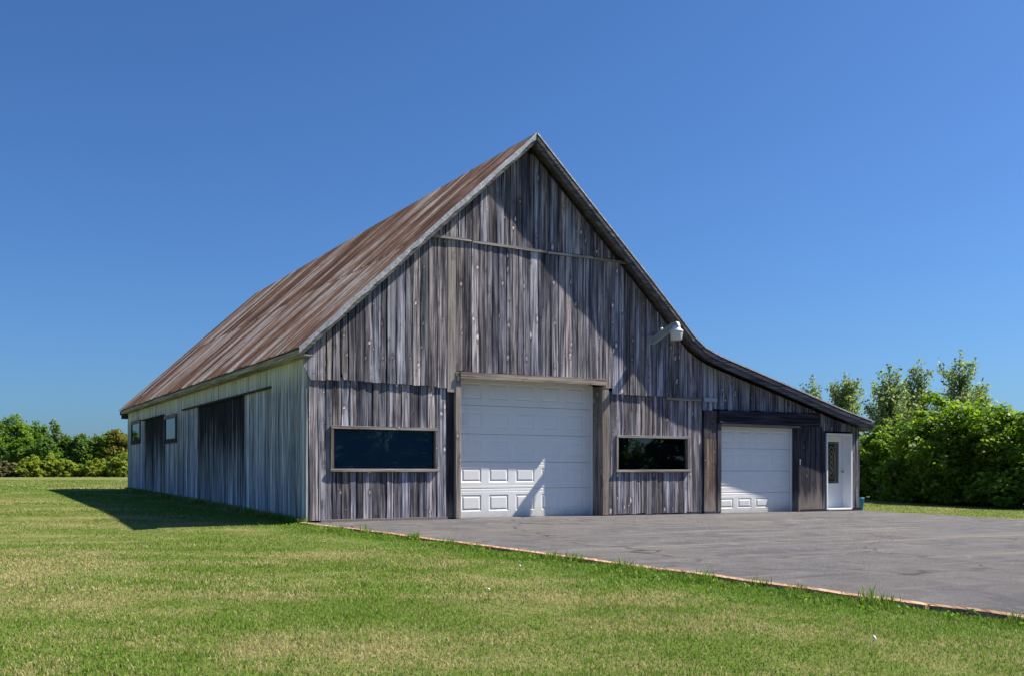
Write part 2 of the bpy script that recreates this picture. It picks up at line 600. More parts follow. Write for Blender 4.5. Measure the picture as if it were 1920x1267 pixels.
def asphalt_mat():
    t = NT('old_asphalt')
    ge = t.n('ShaderNodeNewGeometry')
    P = t.vmap(ge.outputs['Position'], (1, 1, 0))
    # coordinates along the barn front
    rot = t.n('ShaderNodeVectorRotate', rotation_type='Z_AXIS')
    t.l(ge.outputs['Position'], rot.inputs[0])
    rot.inputs['Angle'].default_value = -TH
    L = rot.outputs[0]
    fine = t.ramp(t.noise(P, 75, 5, 0.8), [(0.36, 0.0), (0.64, 1.0)])
    fine2 = t.noise(P, 45, 4, 0.7)
    big = t.noise(P, 0.45, 5, 0.6, 0.4)
    streak = t.noise(t.vmap(L, (0.16, 2.6, 0)), 1.0, 5, 0.65, 0.6)
    worn = t.ramp(streak, [(0.52, 0.0), (0.64, 1.0)])
    c = t.mix(fine, (0.045, 0.043, 0.048), (0.225, 0.218, 0.235))
    patch = t.noise(P, 1.9, 6, 0.7, 0.8)
    c = t.mix(t.ramp(patch, [(0.44, 0.6), (0.52, 0.0)]), c, (0.085, 0.080, 0.082))
    c = t.mix(t.ramp(patch, [(0.56, 0.0), (0.66, 0.6)]), c, (0.25, 0.235, 0.22))
    c = t.mix(t.ramp(big, [(0.40, 0.0), (0.62, 0.6)]), c, (0.19, 0.172, 0.160))
    c = t.mix(t.math('MULTIPLY', worn, 0.55), c, (0.27, 0.25, 0.23))
    spots = t.ramp(t.noise(t.vmap(L, (0.7, 1.4, 0)), 1.0, 3, 0.5), [(0.66, 0.0), (0.72, 0.6)])
    c = t.mix(spots, c, (0.05, 0.048, 0.048))
    vo = t.n('ShaderNodeTexVoronoi', feature='DISTANCE_TO_EDGE')
    vo.inputs['Scale'].default_value = 0.33
    dv = t.n('ShaderNodeVectorMath', operation='ADD')
    nz = t.n('ShaderNodeTexNoise')
    nz.inputs['Scale'].default_value = 1.1
    t.l(P, nz.inputs['Vector'])
    t.l(P, dv.inputs[0])
    t.l(nz.outputs[1], dv.inputs[1])
    t.l(dv.outputs[0], vo.inputs['Vector'])
    crack = t.ramp(vo.outputs[0], [(0.0, 1.0), (0.012, 0.0)])
    cm = t.math('MULTIPLY', crack, t.ramp(big, [(0.42, 0.0), (0.55, 0.85)]))
    c = t.mix(cm, c, (0.035, 0.034, 0.033))
    hg = t.math('ADD', fine, t.math('MULTIPLY', fine2, 0.6))
    t.bsdf(c, 0.9, normal=t.bump(hg, 0.8, 0.012), spec=0.25)
    return t.m


M['asphalt'] = asphalt_mat()
M['kerb'] = wood_mat('kerb_timber', (0.12, 0.07, 0.045), (0.36, 0.22, 0.14), (0.56, 0.40, 0.27), tone=(0.85, 1.15), axis=1, knots=False)


def leaf_mat(name, lo, hi, trans=0.35, dead=None):
    t = NT(name)
    uv = t.n('ShaderNodeUVMap')
    sx = t.n('ShaderNodeSeparateXYZ')
    t.l(uv.outputs[0], sx.inputs[0])
    c = t.mix(sx.outputs[0], lo, hi)
    if dead:
        c = t.mix(t.math('GREATER_THAN', sx.outputs[1], 1 - dead[0]), c, dead[1])
    df = t.n('ShaderNodeBsdfPrincipled')
    t.l(c, df.inputs['Base Color'])
    df.inputs['Roughness'].default_value = 0.5
    df.inputs['Specular IOR Level'].default_value = 0.28
    tr = t.n('ShaderNodeBsdfTranslucent')
    t.l(t.mix(1.0, c, (1.25, 1.3, 0.6), 'MULTIPLY'), tr.inputs[0])
    mx = t.n('ShaderNodeMixShader')
    mx.inputs[0].default_value = trans
    t.l(df.outputs[0], mx.inputs[1])
    t.l(tr.outputs[0], mx.inputs[2])
    t.l(mx.outputs[0], t.out.inputs[0])
    return t.m


M['leaf_bright'] = leaf_mat('leaf_bright', (0.085, 0.175, 0.018), (0.24, 0.345, 0.04), 0.56)
M['leaf_mid'] = leaf_mat('leaf_mid', (0.07, 0.155, 0.02), (0.20, 0.30, 0.04), 0.56)
M['leaf_dark'] = leaf_mat('leaf_dark', (0.055, 0.13, 0.024), (0.155, 0.25, 0.045), 0.5)
M['leaf_grey'] = leaf_mat('leaf_grey', (0.10, 0.155, 0.06), (0.32, 0.39, 0.21), 0.52)
M['leaf_yellow'] = leaf_mat('leaf_yellow', (0.16, 0.23, 0.03), (0.38, 0.42, 0.07), 0.52)
M['leaf_rust'] = leaf_mat('leaf_rust', (0.09, 0.12, 0.022), (0.26, 0.23, 0.05), 0.4)
M['leaf_dry'] = leaf_mat('leaf_dry', (0.10, 0.10, 0.045), (0.22, 0.20, 0.09), 0.3)
M['bark'] = wood_mat('tree_bark', (0.05, 0.042, 0.035), (0.13, 0.115, 0.10), (0.25, 0.23, 0.21), knots=False)

# ------------------------------------------------------------------ ground sheet
xs = np.concatenate([np.linspace(-900, -60, 22), np.linspace(-55, 55, 111), np.linspace(60, 900, 22)])
ys = np.concatenate([np.linspace(-300, -15, 12), np.linspace(-12, 60, 73), np.linspace(66, 1500, 40)])
gx, gy = np.meshgrid(xs, ys)
gz = ground_z(gx, gy)
nx, ny = len(xs), len(ys)
vv = np.stack([gx.ravel(), gy.ravel(), gz.ravel()], 1)
ff = [(j * nx + i, j * nx + i + 1, (j + 1) * nx + i + 1, (j + 1) * nx + i) for j in range(ny - 1) for i in range(nx - 1)]
lawn = mesh_obj('lawn', vv.tolist(), ff, M['lawn'], smooth=True)
tag(lawn, kind='structure')

# ------------------------------------------------------------------ asphalt drive
drive_uv = [(-0.05, 0.36), (-0.02, -0.15), (1.49, -13.05), (2.5, -21.5), (19.0, -21.5), (16.6, -9.0), (15.75, -4.4), (15.45, -0.9), (15.34, 0.36)]
ASPH = 0.035


def asph_z(x, y):
    return float(ground_z(x, y)) + ASPH


bm = bmesh.new()
NU, NV = 40, 40
ring = []
# left boundary and right boundary as functions of n
def lb(n):
    return -0.02 + (n + 0.15) * (1.51 / -12.9) if n < -0.15 else -0.02
def rb(n):
    pts = [(-21.5, 19.0), (-9.0, 16.6), (-4.4, 15.75), (-0.9, 15.45), (0.36, 15.34)]
    return float(np.interp(n, [p[0] for p in pts], [p[1] for p in pts]))
grid = []
for j in range(NV + 1):
    n = 0.36 - j / NV * 21.9
    row = []
    for i in range(NU + 1):
        u = lb(n) + (rb(n) - lb(n)) * i / NU
        if i == NU:
            u += 0.10 * math.sin(n * 2.1) + random.uniform(-0.05, 0.05)
        x, y = w2(u, n)
        row.append(bm.verts.new((x, y, asph_z(x, y))))
    grid.append(row)
for j in range(NV):
    for i in range(NU):
        bm.faces.new((grid[j][i], grid[j][i + 1], grid[j + 1][i + 1], grid[j + 1][i]))
drive = bm_obj('asphalt_drive', bm, M['asphalt'], smooth=True)
if drive.data.polygons[0].normal.z < 0:
    drive.data.flip_normals()
tag(drive, kind='structure')

# kerb of timbers between drive and lawn
kerb = tag(empty('kerb'), kind='structure')
kl = 0.0
kpts = [0.0, 3.1, 6.0, 9.2, 12.3, 15.6, 19.0, 22.0]
kang = math.atan2(KDIR[1], KDIR[0]) - math.pi / 2
for a, b in zip(kpts[:-1], kpts[1:]):
    bm = bmesh.new()
    seg = 8
    rows = []
    jo = random.uniform(-0.012, 0.012)
    for k in range(seg + 1):
        s = a + 0.012 + (b - a - 0.024) * k / seg
        px = KERB_A[0] + KDIR[0] * s
        py = KERB_A[1] + KDIR[1] * s
        zz = float(ground_z(px, py)) + ASPH + 0.022 + random.uniform(-0.006, 0.006)
        w = 0.045
        o_ = jo + 0.01 * math.sin(s * 1.7)
        c = np.array([px, py]) + KNRM * (0.05 + o_)
        rows.append([bm.verts.new((*(c + KNRM * w), zz - 0.006)), bm.verts.new((*(c - KNRM * w), zz)),
                     bm.verts.new((*(c - KNRM * w), zz - 0.16)), bm.verts.new((*(c + KNRM * w), zz - 0.16))])
    for k in range(seg):
        for q in range(4):
            bm.faces.new((rows[k][q], rows[k][(q + 1) % 4], rows[k + 1][(q + 1) % 4], rows[k + 1][q]))
    bm.faces.new(rows[0])
    bm.faces.new(rows[-1][::-1])
    o = bm_obj('plank', bm, M['kerb'], kerb)

# ------------------------------------------------------------------ the barn
barn = empty('barn', (float(C0[0]), float(C0[1]), 0.0), TH)
tag(barn, 'weathered grey board barn with rusty metal roof and lean-to garage beside asphalt drive', 'barn')

# roof profile (top surface), across the front
EAVE_L = (-0.27, 3.275)
APEX = (4.86, 8.10)
BEND = (9.34, 4.01)
PROF_R = [(4.86, 8.10), (6.09, 6.98), (7.58, 5.64), (8.45, 4.84), (9.20, 4.13), (9.52, 3.91), (9.85, 3.78), (10.18, 3.68), (10.99, 3.47), (11.90, 3.23), (12.84, 2.98), (13.65, 2.76), (14.49, 2.54), (15.50, 2.31)]
LEN = 20.77
RF, RB = -0.38, 21.0
SLOPE_L = (APEX[1] - EAVE_L[1]) / (APEX[0] - EAVE_L[0])


def roof_z(u):
    if u <= APEX[0]:
        return EAVE_L[1] + (u - EAVE_L[0]) * SLOPE_L
    return float(np.interp(u, [p[0] for p in PROF_R], [p[1] for p in PROF_R]))


def wall_top(u):
    return roof_z(u) - (0.215 if u < APEX[0] else (0.24 if u < 9.3 else 0.215))


def fz(u):
    """level of the drive along the front"""
    x, y = w2(u, -0.05)
    return float(ground_z(x, y)) + ASPH


def sz(n):
    x, y = w2(-0.05, n)
    return float(ground_z(x, y))


def board(parent, a0, a1, d, zb0, zb1, zt0, zt1, mat, side=False, thick=0.022, segs=5, gap=0.0, wob=0.005, name='board', edge=None):
    """one sawn board. a = along the wall, d = how far its back stands out of the wall plane."""
    segs = max(2, segs)
    if gap == 0.0:
        gap = random.choice((0.008, 0.010, 0.013, 0.016, 0.020, 0.026))
    vs = []
    cup = random.uniform(-0.006, 0.006)
    pr = random.uniform(0.0, 0.009)
    ph = random.uniform(0, 6)
    lean = random.uniform(-0.004, 0.004)
    for k in range(segs + 1):
        f = k / segs
        w = wob * math.sin(ph + f * 5.0) + random.uniform(-wob, wob) * 0.5
        l = a0 + gap / 2 + w + lean * f
        r = a1 - gap / 2 + w * 0.5 + random.uniform(-wob, wob) * 0.4 + lean * f
        if edge:
            l = l + edge(f)
        zl = zb0 + (zt0 - zb0) * f
        zr = zb1 + (zt1 - zb1) * f
        bow = random.uniform(-0.003, 0.003)
        o0 = d + thick + pr + cup + bow
        o1 = d + thick + pr - cup + bow
        for (a, dd, z) in ((l, o0, zl), (r, o1, zr), (r, d, zr), (l, d, zl)):
            vs.append((-dd, a, z) if side else (a, -dd, z))
    fs = []
    for k in range(segs):
        b = 4 * k
        for q in range(4):
            fs.append((b + q, b + (q + 1) % 4, b + 4 + (q + 1) % 4, b + 4 + q))
    fs.append((3, 2, 1, 0))
    b = 4 * segs
    fs.append((b, b + 1, b + 2, b + 3))
    if side:
        fs = [tuple(reversed(q)) for q in fs]
    return mesh_obj(name, vs, fs, mat, parent)


def widths(a0, a1, lo, hi):
    out = [a0]
    while out[-1] < a1 - hi:
        out.append(out[-1] + random.uniform(lo, hi))
    if a1 - out[-1] < lo * 0.7 and len(out) > 1:
        out[-1] = a1
    else:
        out.append(a1)
    return list(zip(out[:-1], out[1:]))


def poly_wall(name, pts, y0, y1, mat, parent, side=False):
    bm = bmesh.new()
    A = [bm.verts.new((y0, p[0], p[1]) if side else (p[0], y0, p[1])) for p in pts]
    B = [bm.verts.new((y1, p[0], p[1]) if side else (p[0], y1, p[1])) for p in pts]
    bm.faces.new(A)
    bm.faces.new(B[::-1])
    for i in range(len(pts)):
        j = (i + 1) % len(pts)
        bm.faces.new((A[i], B[i], B[j], A[j]))
    bmesh.ops.triangulate(bm, faces=bm.faces[:])
    return bm_obj(name, bm, mat, parent)


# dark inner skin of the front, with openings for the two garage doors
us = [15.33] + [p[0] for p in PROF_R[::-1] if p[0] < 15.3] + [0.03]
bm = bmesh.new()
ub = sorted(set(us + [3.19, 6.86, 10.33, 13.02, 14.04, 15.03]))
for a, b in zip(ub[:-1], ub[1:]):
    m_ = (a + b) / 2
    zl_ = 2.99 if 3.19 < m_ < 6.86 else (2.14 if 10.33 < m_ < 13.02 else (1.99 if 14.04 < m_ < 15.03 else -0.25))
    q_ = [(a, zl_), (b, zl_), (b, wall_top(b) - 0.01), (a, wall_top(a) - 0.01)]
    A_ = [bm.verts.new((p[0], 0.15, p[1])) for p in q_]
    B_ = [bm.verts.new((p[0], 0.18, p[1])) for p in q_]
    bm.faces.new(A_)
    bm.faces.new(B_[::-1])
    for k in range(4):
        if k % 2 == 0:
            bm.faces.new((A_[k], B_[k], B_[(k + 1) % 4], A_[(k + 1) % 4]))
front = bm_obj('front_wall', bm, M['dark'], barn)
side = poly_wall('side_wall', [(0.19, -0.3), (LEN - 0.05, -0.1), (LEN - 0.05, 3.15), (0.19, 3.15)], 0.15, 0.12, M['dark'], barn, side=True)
back = poly_wall('back_wall', [(0.03, -0.2), (15.33, -0.2)] + [(u, wall_top(u) - 0.01) for u in us], LEN - 0.04, LEN, M['wood'], barn)
right = poly_wall('right_wall', [(0.19, -0.4), (LEN - 0.05, -0.4), (LEN - 0.05, 2.15), (0.19, 2.15)], 15.30, 15.33, M['wood'], barn, side=True)

BW = (0.125, 0.205)
# --- gable layer
for a, b in widths(2.62, 7.30, *BW):
    t0, t1 = wall_top(a), wall_top(b)
    if a < APEX[0] < b:
        t0 = t1 = min(t0, t1)
    e = random.uniform(-0.012, 0.012)
    zb = 5.755 + e
    if max(t0, t1) < zb + 0.08:
        continue
    board(front, a, b, 0.062, zb, zb, max(t0, zb + 0.01), max(t1, zb + 0.01), M['wood'])
# belt strips under the gable layer
for (a, b, z0, z1) in ((2.50, 3.45, 5.735, 5.75), (3.46, 5.3, 5.73, 5.725), (5.31, 6.5, 5.715, 5.735), (6.51, 7.42, 5.73, 5.725)):
    board(front, a, b, 0.055, z0 - 0.03, z1 - 0.03, z0 + 0.018, z1 + 0.018, M['wood_trim_h'], thick=0.055, segs=2, name='belt_strip')

# --- middle layer
def mid_bottom(u):
    if u < 0.62:
        return 2.725
    if u < 2.9:
        return 2.745 - 0.022 * (u - 0.62)
    if u < 3.10:
        return 2.60
    if u < 6.80:
        return 3.045
    if u < 7.06:
        return 2.86
    return 2.735
for (s0, s1) in ((0.0, 0.62), (0.62, 2.9), (2.9, 3.10), (3.10, 6.80), (6.80, 7.06), (7.06, 9.72)):
    ws = widths(s0, s1, *BW) if s1 - s0 > 0.3 else [(s0, s1)]
    for a, b in ws:
        zb = mid_bottom((a + b) / 2) + random.uniform(-0.012, 0.012)
        t0, t1 = min(5.76, wall_top(a)), min(5.76, wall_top(b))
        ed = None
        if a == 0.0:
            ed = lambda f: 0.02 - 0.15 * min(1, f * 1.6)
            t0 = wall_top(-0.10)
        if abs(a - 0.62) < 1e-6:
            ed = lambda f: 0.05 * max(0, 1 - f * 7)
        m = M['wood_trim'] if 2.85 < a < 3.05 else M['wood']
        board(front, a, b, 0.043, zb, zb + random.uniform(-0.008, 0.008), t0, t1, m, segs=9, edge=ed)

# --- lower layer, left of the big door (window opening 0.47..2.66 x 1.02..1.83)
def lower(a0, a1, wx0, wx1, wz0, wz1, ztop, mat):
    for s0, s1 in ((a0, wx0), (wx0, wx1), (wx1, a1)):
        for a, b in (widths(s0, s1, *BW) if s1 - s0 > 0.26 else [(s0, s1)]):
            f0 = fz((a + b) / 2) + 0.02 + random.uniform(0, 0.03)
            if s0 == wx0:
                board(front, a, b, 0.0, f0, f0, wz0, wz0, mat, segs=4)
                board(front, a, b, 0.0, wz1, wz1, ztop, ztop, mat, segs=4)
            else:
                board(front, a, b, 0.0, f0, f0, ztop, ztop, mat, segs=7)
lower(0.0, 2.90, 0.46, 2.67, 1.01, 1.84, 2.80, M['wood'])
lower(6.98, 9.78, 7.22, 9.32, 1.00, 1.79, 2.80, M['wood'])
board(front, 2.905, 3.075, -0.03, fz(3) + 0.02, fz(3) + 0.02, 2.66, 2.66, M['wood_dark'], segs=6, name='trim_board')

# --- the big door: lintel, jambs, sections
lint = board(front, 3.17, 6.86, 0.062, 2.905, 2.915, 3.03, 3.05, M['wood_trim_h'], thick=0.075, segs=2, name='lintel', wob=0.001)
for (a, b, d0, d1, mt, nm) in ((3.085, 3.21, -0.02, 0.085, M['wood_trim'], 'door_jamb'), (6.80, 6.97, -0.02, 0.06, M['wood_trim'], 'door_jamb')):
    z0 = fz(a) + 0.01
    box(nm, a, b, -d1, -d0, z0, 3.03 if a < 5 else 2.9, mt, front, bevel=0.006, jit=0.004)
box('door_reveal', 3.15, 3.21, 0.022, 0.40, fz(3.2), 2.98, M['wood_dark'], front)
box('door_reveal', 6.80, 6.86, -0.018, 0.40, fz(6.8), 2.90, M['wood_trim'], front)
box('door_reveal', 3.212, 6.798, -0.055, 0.42, 2.985, 3.02, M['wood_trim_h'], front)


def door_section(name, parent, x0, x1, z0, z1, y, npan, mx, pw, mat, ph0=0.13, ph1=0.13):
    """one leaf section of an overhead door: a pressed steel skin with raised panels"""
    bm = bmesh.new()
    W_ = x1 - x0
    H = z1 - z0
    pitch = (W_ - 2 * mx - pw) / (npan - 1)
    xl = [x0]
    for k in range(npan):
        xl += [x0 + mx + pitch * k, x0 + mx + pitch * k + pw]
    xl.append(x1)
    # rows: rounded seam edge, groove, panel, groove, edge
    za, zb = z0 + ph0, z1 - ph1
    zl = [(z0, 0.012), (z0 + 0.012, 0.0), (z0 + 0.055, 0.0), (z0 + 0.062, 0.005), (z0 + 0.069, 0.0), (za, 0.0), (zb, 0.0), (z1 - 0.069, 0.0), (z1 - 0.062, 0.005), (z1 - 0.055, 0.0), (z1 - 0.012, 0.0), (z1, 0.012)]
    g = [[bm.verts.new((x, y + dy + 0.003 * math.sin(x * 2.3 + z * 3), z)) for x in xl] for z, dy in zl]
    for j in range(len(zl) - 1):
        for i in range(len(xl) - 1):
            q = (g[j][i], g[j][i + 1], g[j + 1][i + 1], g[j + 1][i])
            if j == 5 and i % 2 == 1:
                rings = [q]
                for ins, dep in ((0.018, 0.010), (0.030, 0.010), (0.062, 0.0)):
                    xa, xb = xl[i] + ins, xl[i + 1] - ins
                    zA, zB = za + ins, zb - ins
                    rings.append(tuple(bm.verts.new((xx, y + dep, zz)) for xx, zz in ((xa, zA), (xb, zA), (xb, zB), (xa, zB))))
                for r0, r1 in zip(rings[:-1], rings[1:]):
                    for k in range(4):
                        bm.faces.new((r0[k], r0[(k + 1) % 4], r1[(k + 1) % 4], r1[k]))
                bm.faces.new(rings[-1])
            else:
                bm.faces.new(q)
    # returns at the rim so that the leaf has a thickness
    b0 = [bm.verts.new((x, y + 0.045, z)) for x, z in ((x0, z0), (x1, z0), (x1, z1), (x0, z1))]
    bm.faces.new(b0)
    bm.faces.new([g[0][i] for i in range(len(xl))][::-1] + [b0[0], b0[1]])
    bm.faces.new([g[-1][i] for i in range(len(xl))] + [b0[2], b0[3]])
    bm.faces.new([g[j][0] for j in range(len(zl))] + [b0[3], b0[0]])
    bm.faces.new([g[j][-1] for j in range(len(zl))][::-1] + [b0[1], b0[2]])
    return bm_obj(name, bm, mat, parent)


gd = empty('garage_door', (0, 0, 0), 0, barn)
seams = [-0.075, 0.625, 1.195, 1.785, 2.395, 3.00]
for z0, z1 in zip(seams[:-1], seams[1:]):
    door_section('door_section', gd, 3.235, 6.79, z0 + 0.002, z1 - 0.002, 0.355, 5, 0.205, 0.48, M['white_door'], ph0=0.13 if z0 > 0 else 0.22)
box('door_stop', 6.745, 6.795, 0.30, 0.345, fz(6.8), 2.93, M['white_trim'], gd, bevel=0.005)
box('bottom_seal', 3.235, 6.79, 0.36, 0.39, fz(5) - 0.05, -0.075, M['dark'], gd)

# --- lean-to
for a, b in widths(9.74, 13.80, *BW):
    zb = 2.49 + random.uniform(-0.01, 0.012) if a > 10.1 else 2.50
    if b < 10.22:
        zb = 2.46
    board(front, a, b, 0.02, zb, zb, wall_top(a), wall_top(b), M['wood_lean'], segs=5)
for a, b in widths(13.80, 15.345, *BW):
    mid = (a + b) / 2
    zb = 2.045 if 13.95 < mid < 15.06 else fz(mid) + 0.05
    board(front, a, b, 0.012, zb, zb, wall_top(a), wall_top(b), M['wood_lean'], segs=5)
board(front, 9.80, 10.215, 0.022, fz(10) + 0.04, fz(10) + 0.04, 1.78, 1.78, M['wood_brown'], thick=0.03, name='post_board', segs=5)
board(front, 9.80, 10.215, 0.020, 1.785, 1.785, 2.455, 2.455, M['wood_dark'], thick=0.03, name='post_board', segs=3)  # upper half in dark bluish wood, imitating the shadow lying on it
box('flashing', 9.78, 10.20, -0.085, -0.06, 2.665, 2.765, M['lamp_metal'], front, bevel=0.004)
board(front, 8.62, 9.70, 0.03, 2.655, 2.675, 2.725, 2.735, M['wood_trim_h'], thick=0.06, segs=3, name='ledge_strip')
# header beam, trim and plywood sheet
box('header_beam', 10.245, 13.76, -0.125, -0.02, 2.165, 2.475, M['wood_dark_h'], front, bevel=0.006)
box('beam_end', 13.735, 13.79, -0.135, -0.02, 2.185, 2.495, M['wood_lean'], front, bevel=0.004)
box('door_jamb', 10.225, 10.345, -0.075, 0.0, fz(10.3) + 0.01, 2.155, M['wood_dark'], front, bevel=0.005)
box('door_jamb', 12.985, 13.06, -0.075, 0.0, fz(13) + 0.01, 2.10, M['wood_dark'], front, bevel=0.005)
box('door_head', 10.35, 13.06, -0.07, 0.0, 2.105, 2.160, M['wood_trim_h'], front, bevel=0.004)
box('door_reveal', 10.30, 10.345, 0.002, 0.24, fz(10.3), 2.10, M['wood_dark'], front)
box('door_reveal', 12.985, 13.03, 0.002, 0.24, fz(13), 2.10, M['wood_dark'], front)
box('door_reveal', 10.30, 13.03, 0.002, 0.24, 2.104, 2.15, M['wood_dark_h'], front)
for a, b in ((13.07, 13.50), (13.503, 13.90)):
    board(front, a, b, 0.03, fz(13.4) + 0.06, fz(13.4) + 0.06, 2.16, 2.16, M['wood_dark'], thick=0.016, segs=4, gap=0.002, wob=0.001, name='panel')
board(front, 13.905, 14.01, 0.03, fz(13.9) + 0.05, fz(13.9) + 0.05, 2.04, 2.04, M['wood_dark'], name='trim_board')
for a, b, h in ((9.78, 10.30, 0.07), (13.06, 13.98, 0.075), (15.03, 15.36, 0.10)):
    box('sill_timber', a, b, -0.09, 0.10, fz(a) - 0.06, fz(a) + h - 0.02, M['wood_dark_h'], front, bevel=0.006)
box('sill_timber', 6.98, 9.76, -0.02, 0.10, fz(8) - 0.06, fz(8) + 0.045, M['wood_dark_h'], front)
box('base_plank', 0.22, 2.9, -0.075, -0.04, fz(1.5) - 0.04, fz(1.5) + 0.045, M['wood_brown'], front, bevel=0.004, jit=0.008)

gd2 = empty('garage_door', (0, 0, 0), 0, barn)
s2 = [-0.12, 0.45, 1.0, 1.56, 2.13]
for z0, z1 in zip(s2[:-1], s2[1:]):
    door_section('door_section', gd2, 10.36, 12.975, z0 + 0.002, z1 - 0.002, 0.19, 4, 0.16, 0.46, M['white_door'], ph0=0.14 if z0 > 0 else 0.19)
box('door_stop', 12.935, 12.98, 0.13, 0.182, fz(13), 2.10, M['white_trim'], gd2, bevel=0.005)
kp = box('keypad', 13.008, 13.04, -0.10, -0.077, 1.15, 1.29, M['lamp_metal'], barn, bevel=0.006)

# --- entrance door
ed = empty('entrance_door', (0, 0, 0), 0, barn)
zt, zb_ = 1.995, -0.035
box('frame', 14.035, 14.085, -0.075, 0.28, zb_, zt, M['white_trim'], ed, bevel=0.004)
box('frame', 14.975, 15.03, -0.075, 0.28, zb_, zt, M['white_trim'], ed, bevel=0.004)
box('frame', 14.087, 14.973, -0.073, 0.28, zt - 0.05, zt, M['white_trim'], ed, bevel=0.004)
box('threshold', 14.087, 14.973, -0.09, 0.28, zb_, zb_ + 0.045, M['lamp_white'], ed, bevel=0.004)
# leaf with an opening for the glass
lx0, lx1, lz0, lz1 = 14.09, 14.97, zb_ + 0.05, zt - 0.055
gx0, gx1, gz0, gz1 = 14.27, 14.82, 0.66, 1.79
bm = bmesh.new()
for (a, b, c, d) in ((lx0, gx0, lz0, lz1), (gx1, lx1, lz0, lz1), (gx0, gx1, lz0, gz0), (gx0, gx1, gz1, lz1)):
    vs = [bm.verts.new((x, y, z)) for x in (a, b) for y in (0.205, 0.245) for z in (c, d)]
    for f in BOXF:
        bm.faces.new([vs[i] for i in f])
bmesh.ops.remove_doubles(bm, verts=bm.verts[:], dist=0.0005)
leaf = bm_obj('door_leaf', bm, M['white_trim'], ed)
for (a, b, c, d) in ((gx0 - 0.03, gx0 + 0.012, gz0 - 0.03, gz1 + 0.03), (gx1 - 0.012, gx1 + 0.03, gz0 - 0.03, gz1 + 0.03), (gx0 + 0.013, gx1 - 0.013, gz0 - 0.03, gz0 + 0.012), (gx0 + 0.013, gx1 - 0.013, gz1 - 0.012, gz1 + 0.03)):
    box('glazing_bead', a, b, 0.192, 0.208, c, d, M['white_trim'], ed, bevel=0.004)
box('pane', gx0, gx1, 0.218, 0.224, gz0, gz1, M['door_glass_back'], ed)
bm = bmesh.new()
gc, gm = (gx0 + gx1) / 2, (gz0 + gz1) / 2
def came(pts):
    bm_tube(bm, [(p[0], 0.216, p[1]) for p in pts], [0.005] * len(pts), 5)
for ins in (0.05, 0.13):
    came([(gx0 + ins, gz0 + 0.02), (gx0 + ins, gz1 - 0.02)])
    came([(gx1 - ins, gz0 + 0.02), (gx1 - ins, gz1 - 0.02)])
came([(gx0 + 0.02, gz0 + 0.05), (gx1 - 0.02, gz0 + 0.05)])
came([(gx0 + 0.02, gz1 - 0.05), (gx1 - 0.02, gz1 - 0.05)])
came([(gc + 0.13 * math.cos(q), gm + 0.42 * math.sin(q)) for q in np.linspace(0, 2 * math.pi, 25)])
came([(gc + 0.06 * math.sin(q * 2), gm + 0.30 * q / 3.14) for q in np.linspace(-3.14, 3.14, 25)])
came([(gc - 0.06 * math.sin(q * 2), gm + 0.30 * q / 3.14) for q in np.linspace(-3.14, 3.14, 25)])
bm_obj('leading', bm, M['came'], ed)
bm = bmesh.new()
bm_tube(bm, [(14.91, 0.205, 0.98), (14.91, 0.15, 0.98)], [0.012, 0.012], 8)
bm_tube(bm, [(14.91, 0.165, 0.98), (14.91, 0.15, 0.98), (14.91, 0.12, 0.98)], [0.012, 0.03, 0.022], 10)
bm_obj('handle', bm, M['came'], ed)


# --- windows in the front
def front_window(x0, x1, z0, z1, blind, dz=0.0):
    w = empty('window', (0, 0, 0), 0, barn)
    t_ = 0.055
    box('frame', x0, x1, -0.062, 0.06, z1 - t_, z1, M['wood_trim_h'], w, bevel=0.004, jit=0.004)
    box('sill', x0 - 0.02, x1 + 0.02, -0.085, 0.06, z0, z0 + t_, M['wood_trim_h'], w, bevel=0.004, jit=0.004)
    box('frame', x0, x0 + t_, -0.058, 0.06, z0 + t_ + 0.002, z1 - t_ - 0.002, M['wood_trim'], w, bevel=0.003)
    box('frame', x1 - t_, x1, -0.058, 0.06, z0 + t_ + 0.002, z1 - t_ - 0.002, M['wood_trim'], w, bevel=0.003)
    box('pane', x0 + t_ - 0.01, x1 - t_ + 0.01, 0.028, 0.034, z0 + t_ - 0.01, z1 - t_ + 0.01, M['glass'], w)
    if blind:
        bm = bmesh.new()
        z = z0 + t_
        while z < z1 - t_:
            v = [bm.verts.new(p) for p in ((x0 + 0.07, 0.062, z), (x1 - 0.07, 0.062, z), (x1 - 0.07, 0.085, z + 0.030), (x0 + 0.07, 0.085, z + 0.030))]
            bm.faces.new(v)
            z += 0.034
        tag(bm_obj('blind', bm, M['blind'], w), kind='stuff')
    return w


front_window(0.43, 2.70, 0.985, 1.865, True)
front_window(7.19, 9.35, 0.975, 1.815, False)

